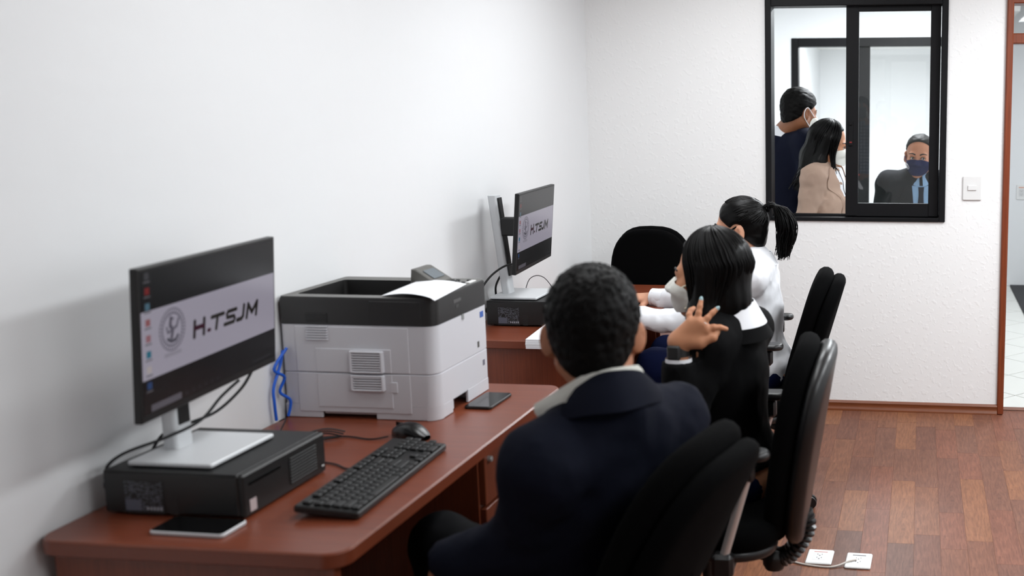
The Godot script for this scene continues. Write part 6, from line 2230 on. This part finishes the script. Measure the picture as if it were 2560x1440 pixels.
	H = flesh(t, J, X, s, M.skin_tan, [[J.lw, Vector3(0, -1, 0.2), Vector3(1, 0, 0), 1.0, [0.3, 0.3, 0.3, 0.35], 1.0, J.le], [J.rw, Vector3(0, -1, 0.2), Vector3(-1, 0, 0), -1.0, [0.3, 0.3, 0.3, 0.35], 1.0, J.re]])
	eyes(t, X, s, M.hair_short, Vector3(0.002, 0, 0))
	F = box_field(jpts(J, ["neck", "pelvis", "ls", "rs", "le", "re", "lw", "rw"]), 0.17, 0.011)
	torso_into(F, J, 0.020)
	F.cone(J.neck + Vector3(0, -0.03, 0), J.ls + Vector3(0, 0.010, 0), 0.05, 0.062, 0.04)
	F.cone(J.neck + Vector3(0, -0.03, 0), J.rs + Vector3(0, 0.010, 0), 0.05, 0.062, 0.04)
	F.rough(noise(7.0, 3, 68), 0.008)
	F.clip(Vector3.DOWN, -(J.lw.y + 0.01))
	part("jacket", mesh_of(F), M.charcoal, t)
	suit_front(t, F, J, M.charcoal, M.sky_cloth, M.tie_navy, 0.30, 0.055)
	C = frame_of(J.neck, J.fwd, Vector3(0.0, 1, 0.22).normalized())
	part("shirt_collar", collar(J.neck + Vector3(0, 0.020, 0.01), C, Vector2(0.066, 0.070), Vector2(0.088, 0.098), -0.030, 0.030, 0.12, 0.05), M.sky_cloth, t)
	part("jacket_collar", collar(J.neck + Vector3(0, 0.0, 0), C, Vector2(0.084, 0.088), Vector2(0.126, 0.124), -0.050, 0.016, 0.9, 0.05, 0.006), M.charcoal, t)
	mk = face_mask(t, H, X, s, M.mask_navy, 0.010, -0.006, -0.100)
	for e in [-1, 1]:
		var st := Pelt.new()
		st.tube(curve([X * (Vector3(e * 0.062, -0.026, 0.054) * s), X * (Vector3(e * 0.074, -0.020, 0.030) * s), X * (Vector3(e * 0.083, -0.004, 0.004) * s)], 5), 0.0024, 0.0024, 8)
		part("ear_loop", st.mesh(), M.mask_navy, mk)
	# round emblem printed on the cheek of the mask, on the man's right
	var em := Pelt.new()
	var ec := Vector3(-0.046, -0.052, 0.0)
	var on := func(x: float, y: float) -> Vector3:
		var az := -0.66 + x / 0.085
		var d := Vector3(sin(az), 0, cos(az))
		return march(H, X * ((Vector3(0, -0.050 + y, 0) + d * 0.14) * s), -(X.basis * d)) + X.basis * d * 0.0135
	for r in [0.0180]:
		var p := []
		for j in 21: p.append(on.call(cos(TAU * j / 20) * r * 0.8, sin(TAU * j / 20) * r))
		em.tube(p, 0.0014, 0.0014, 5, false)
	em.tube([on.call(-0.003, 0.009), on.call(-0.004, 0.0), on.call(0.001, -0.007)], 0.0034, 0.0028, 5)
	em.tube([on.call(-0.004, 0.0), on.call(0.004, 0.003), on.call(0.006, 0.008)], 0.0022, 0.0016, 5)
	em.tube([on.call(-0.006, -0.008), on.call(0.0, -0.010), on.call(0.006, -0.006)], 0.0020, 0.0016, 5)
	part("emblem", em.mesh(), M.white_cloth, mk, "white round emblem on the mask")
	part("hair", short_hair(X, s, 0.004, 1.05, -0.070, noise(40.0, 2, 77), 0.0035, Vector3(0.5, 1, 0.3), 0.078), M.hair_short, t)
	lower_half(t, J, M.charcoal)


func camera_man() -> void:
	# stands beside the photographer, outside the picture; the sliding pane mirrors him
	var s := 1.06
	var t := thing("person", "cameraman in a plaid shirt, mirrored in the sliding window pane", "person")
	var J := standing(Vector3(-0.66, 1.46, 0.62), Vector3(0.05, 0, -1), s, 0.195)
	J.le = J.ls + Vector3(-0.02, -0.25, -0.10); J.re = J.rs + Vector3(0.02, -0.25, -0.10)
	J.lw = Vector3(-0.70, 1.46, 0.36); J.rw = Vector3(-0.58, 1.46, 0.36)
	var X := frame_of(Vector3(-0.655, 1.60, 0.56), Vector3(0.03, -0.05, -1))
	var H := flesh(t, J, X, s, M.skin_brown, [[J.lw, Vector3(0.2, 0.6, -0.7), Vector3(-1, 0, 0), 1.0, [0.5, 0.5, 0.5, 0.5], 1.0, J.le], [J.rw, Vector3(-0.2, 0.6, -0.7), Vector3(1, 0, 0), -1.0, [0.5, 0.5, 0.5, 0.5], 1.0, J.re]])
	eyes(t, X, s, M.hair_short)
	var F := box_field(jpts(J, ["neck", "pelvis", "ls", "rs", "le", "re", "lw", "rw"]), 0.17, 0.013)
	torso_into(F, J, 0.014)
	for e in ["l", "r"]:
		var d: Vector3 = (J[e + "w"] - J[e + "e"]).normalized()
		F.clip_near(d, J[e + "w"] - d * 0.01, 0.09)
	part("plaid_shirt", mesh_of(F), M.plaid, t)
	face_mask(t, H, X, s, M.mask_white, 0.01)
	part("hair", short_hair(X, s, 0.008, 0.95, -0.085, noise(40.0, 2, 79), 0.005), M.hair_short, t)
	lower_half(t, J, M.trouser_dark)
	var c := thing("video_camera", "black video camera held up by the cameraman in the pane's reflection", "camera", "", Vector3(-0.64, 1.56, 0.30))
	part("camera_body", bx(Vector3(-0.05, -0.05, -0.09), Vector3(0.05, 0.06, 0.10), 0.01), M.black_plastic, c)
	var l := Soup.new()
	l.lathe([Vector2(0.036, 0), Vector2(0.036, 0.07), Vector2(0.042, 0.075), Vector2(0.042, 0.11), Vector2(0.034, 0.11), Vector2(0.030, 0.10), Vector2(0.002, 0.10)], 20, Transform3D(Basis(Vector3(1, 0, 0), Vector3(0, 0, -1), Vector3(0, 1, 0)), Vector3(0, 0, -0.09)))
	part("lens", l.mesh(), M.black_gloss, c)
	part("top_handle", tubes([curve([Vector3(0, 0.06, -0.06), Vector3(0, 0.11, -0.05), Vector3(0, 0.11, 0.06), Vector3(0, 0.06, 0.07)], 5)], 0.009), M.black_plastic, c)


func ready_people() -> void:
	people_materials()
	man_at_desk()
	woman_with_mask()
	woman_ponytail()
	window_people()
	camera_man()


func _ready() -> void:
	rng.seed = 4
	ready_camera()
	ready_materials()
	ready_lights()
	ready_shell()
	ready_beyond()
	ready_things()
	ready_people()
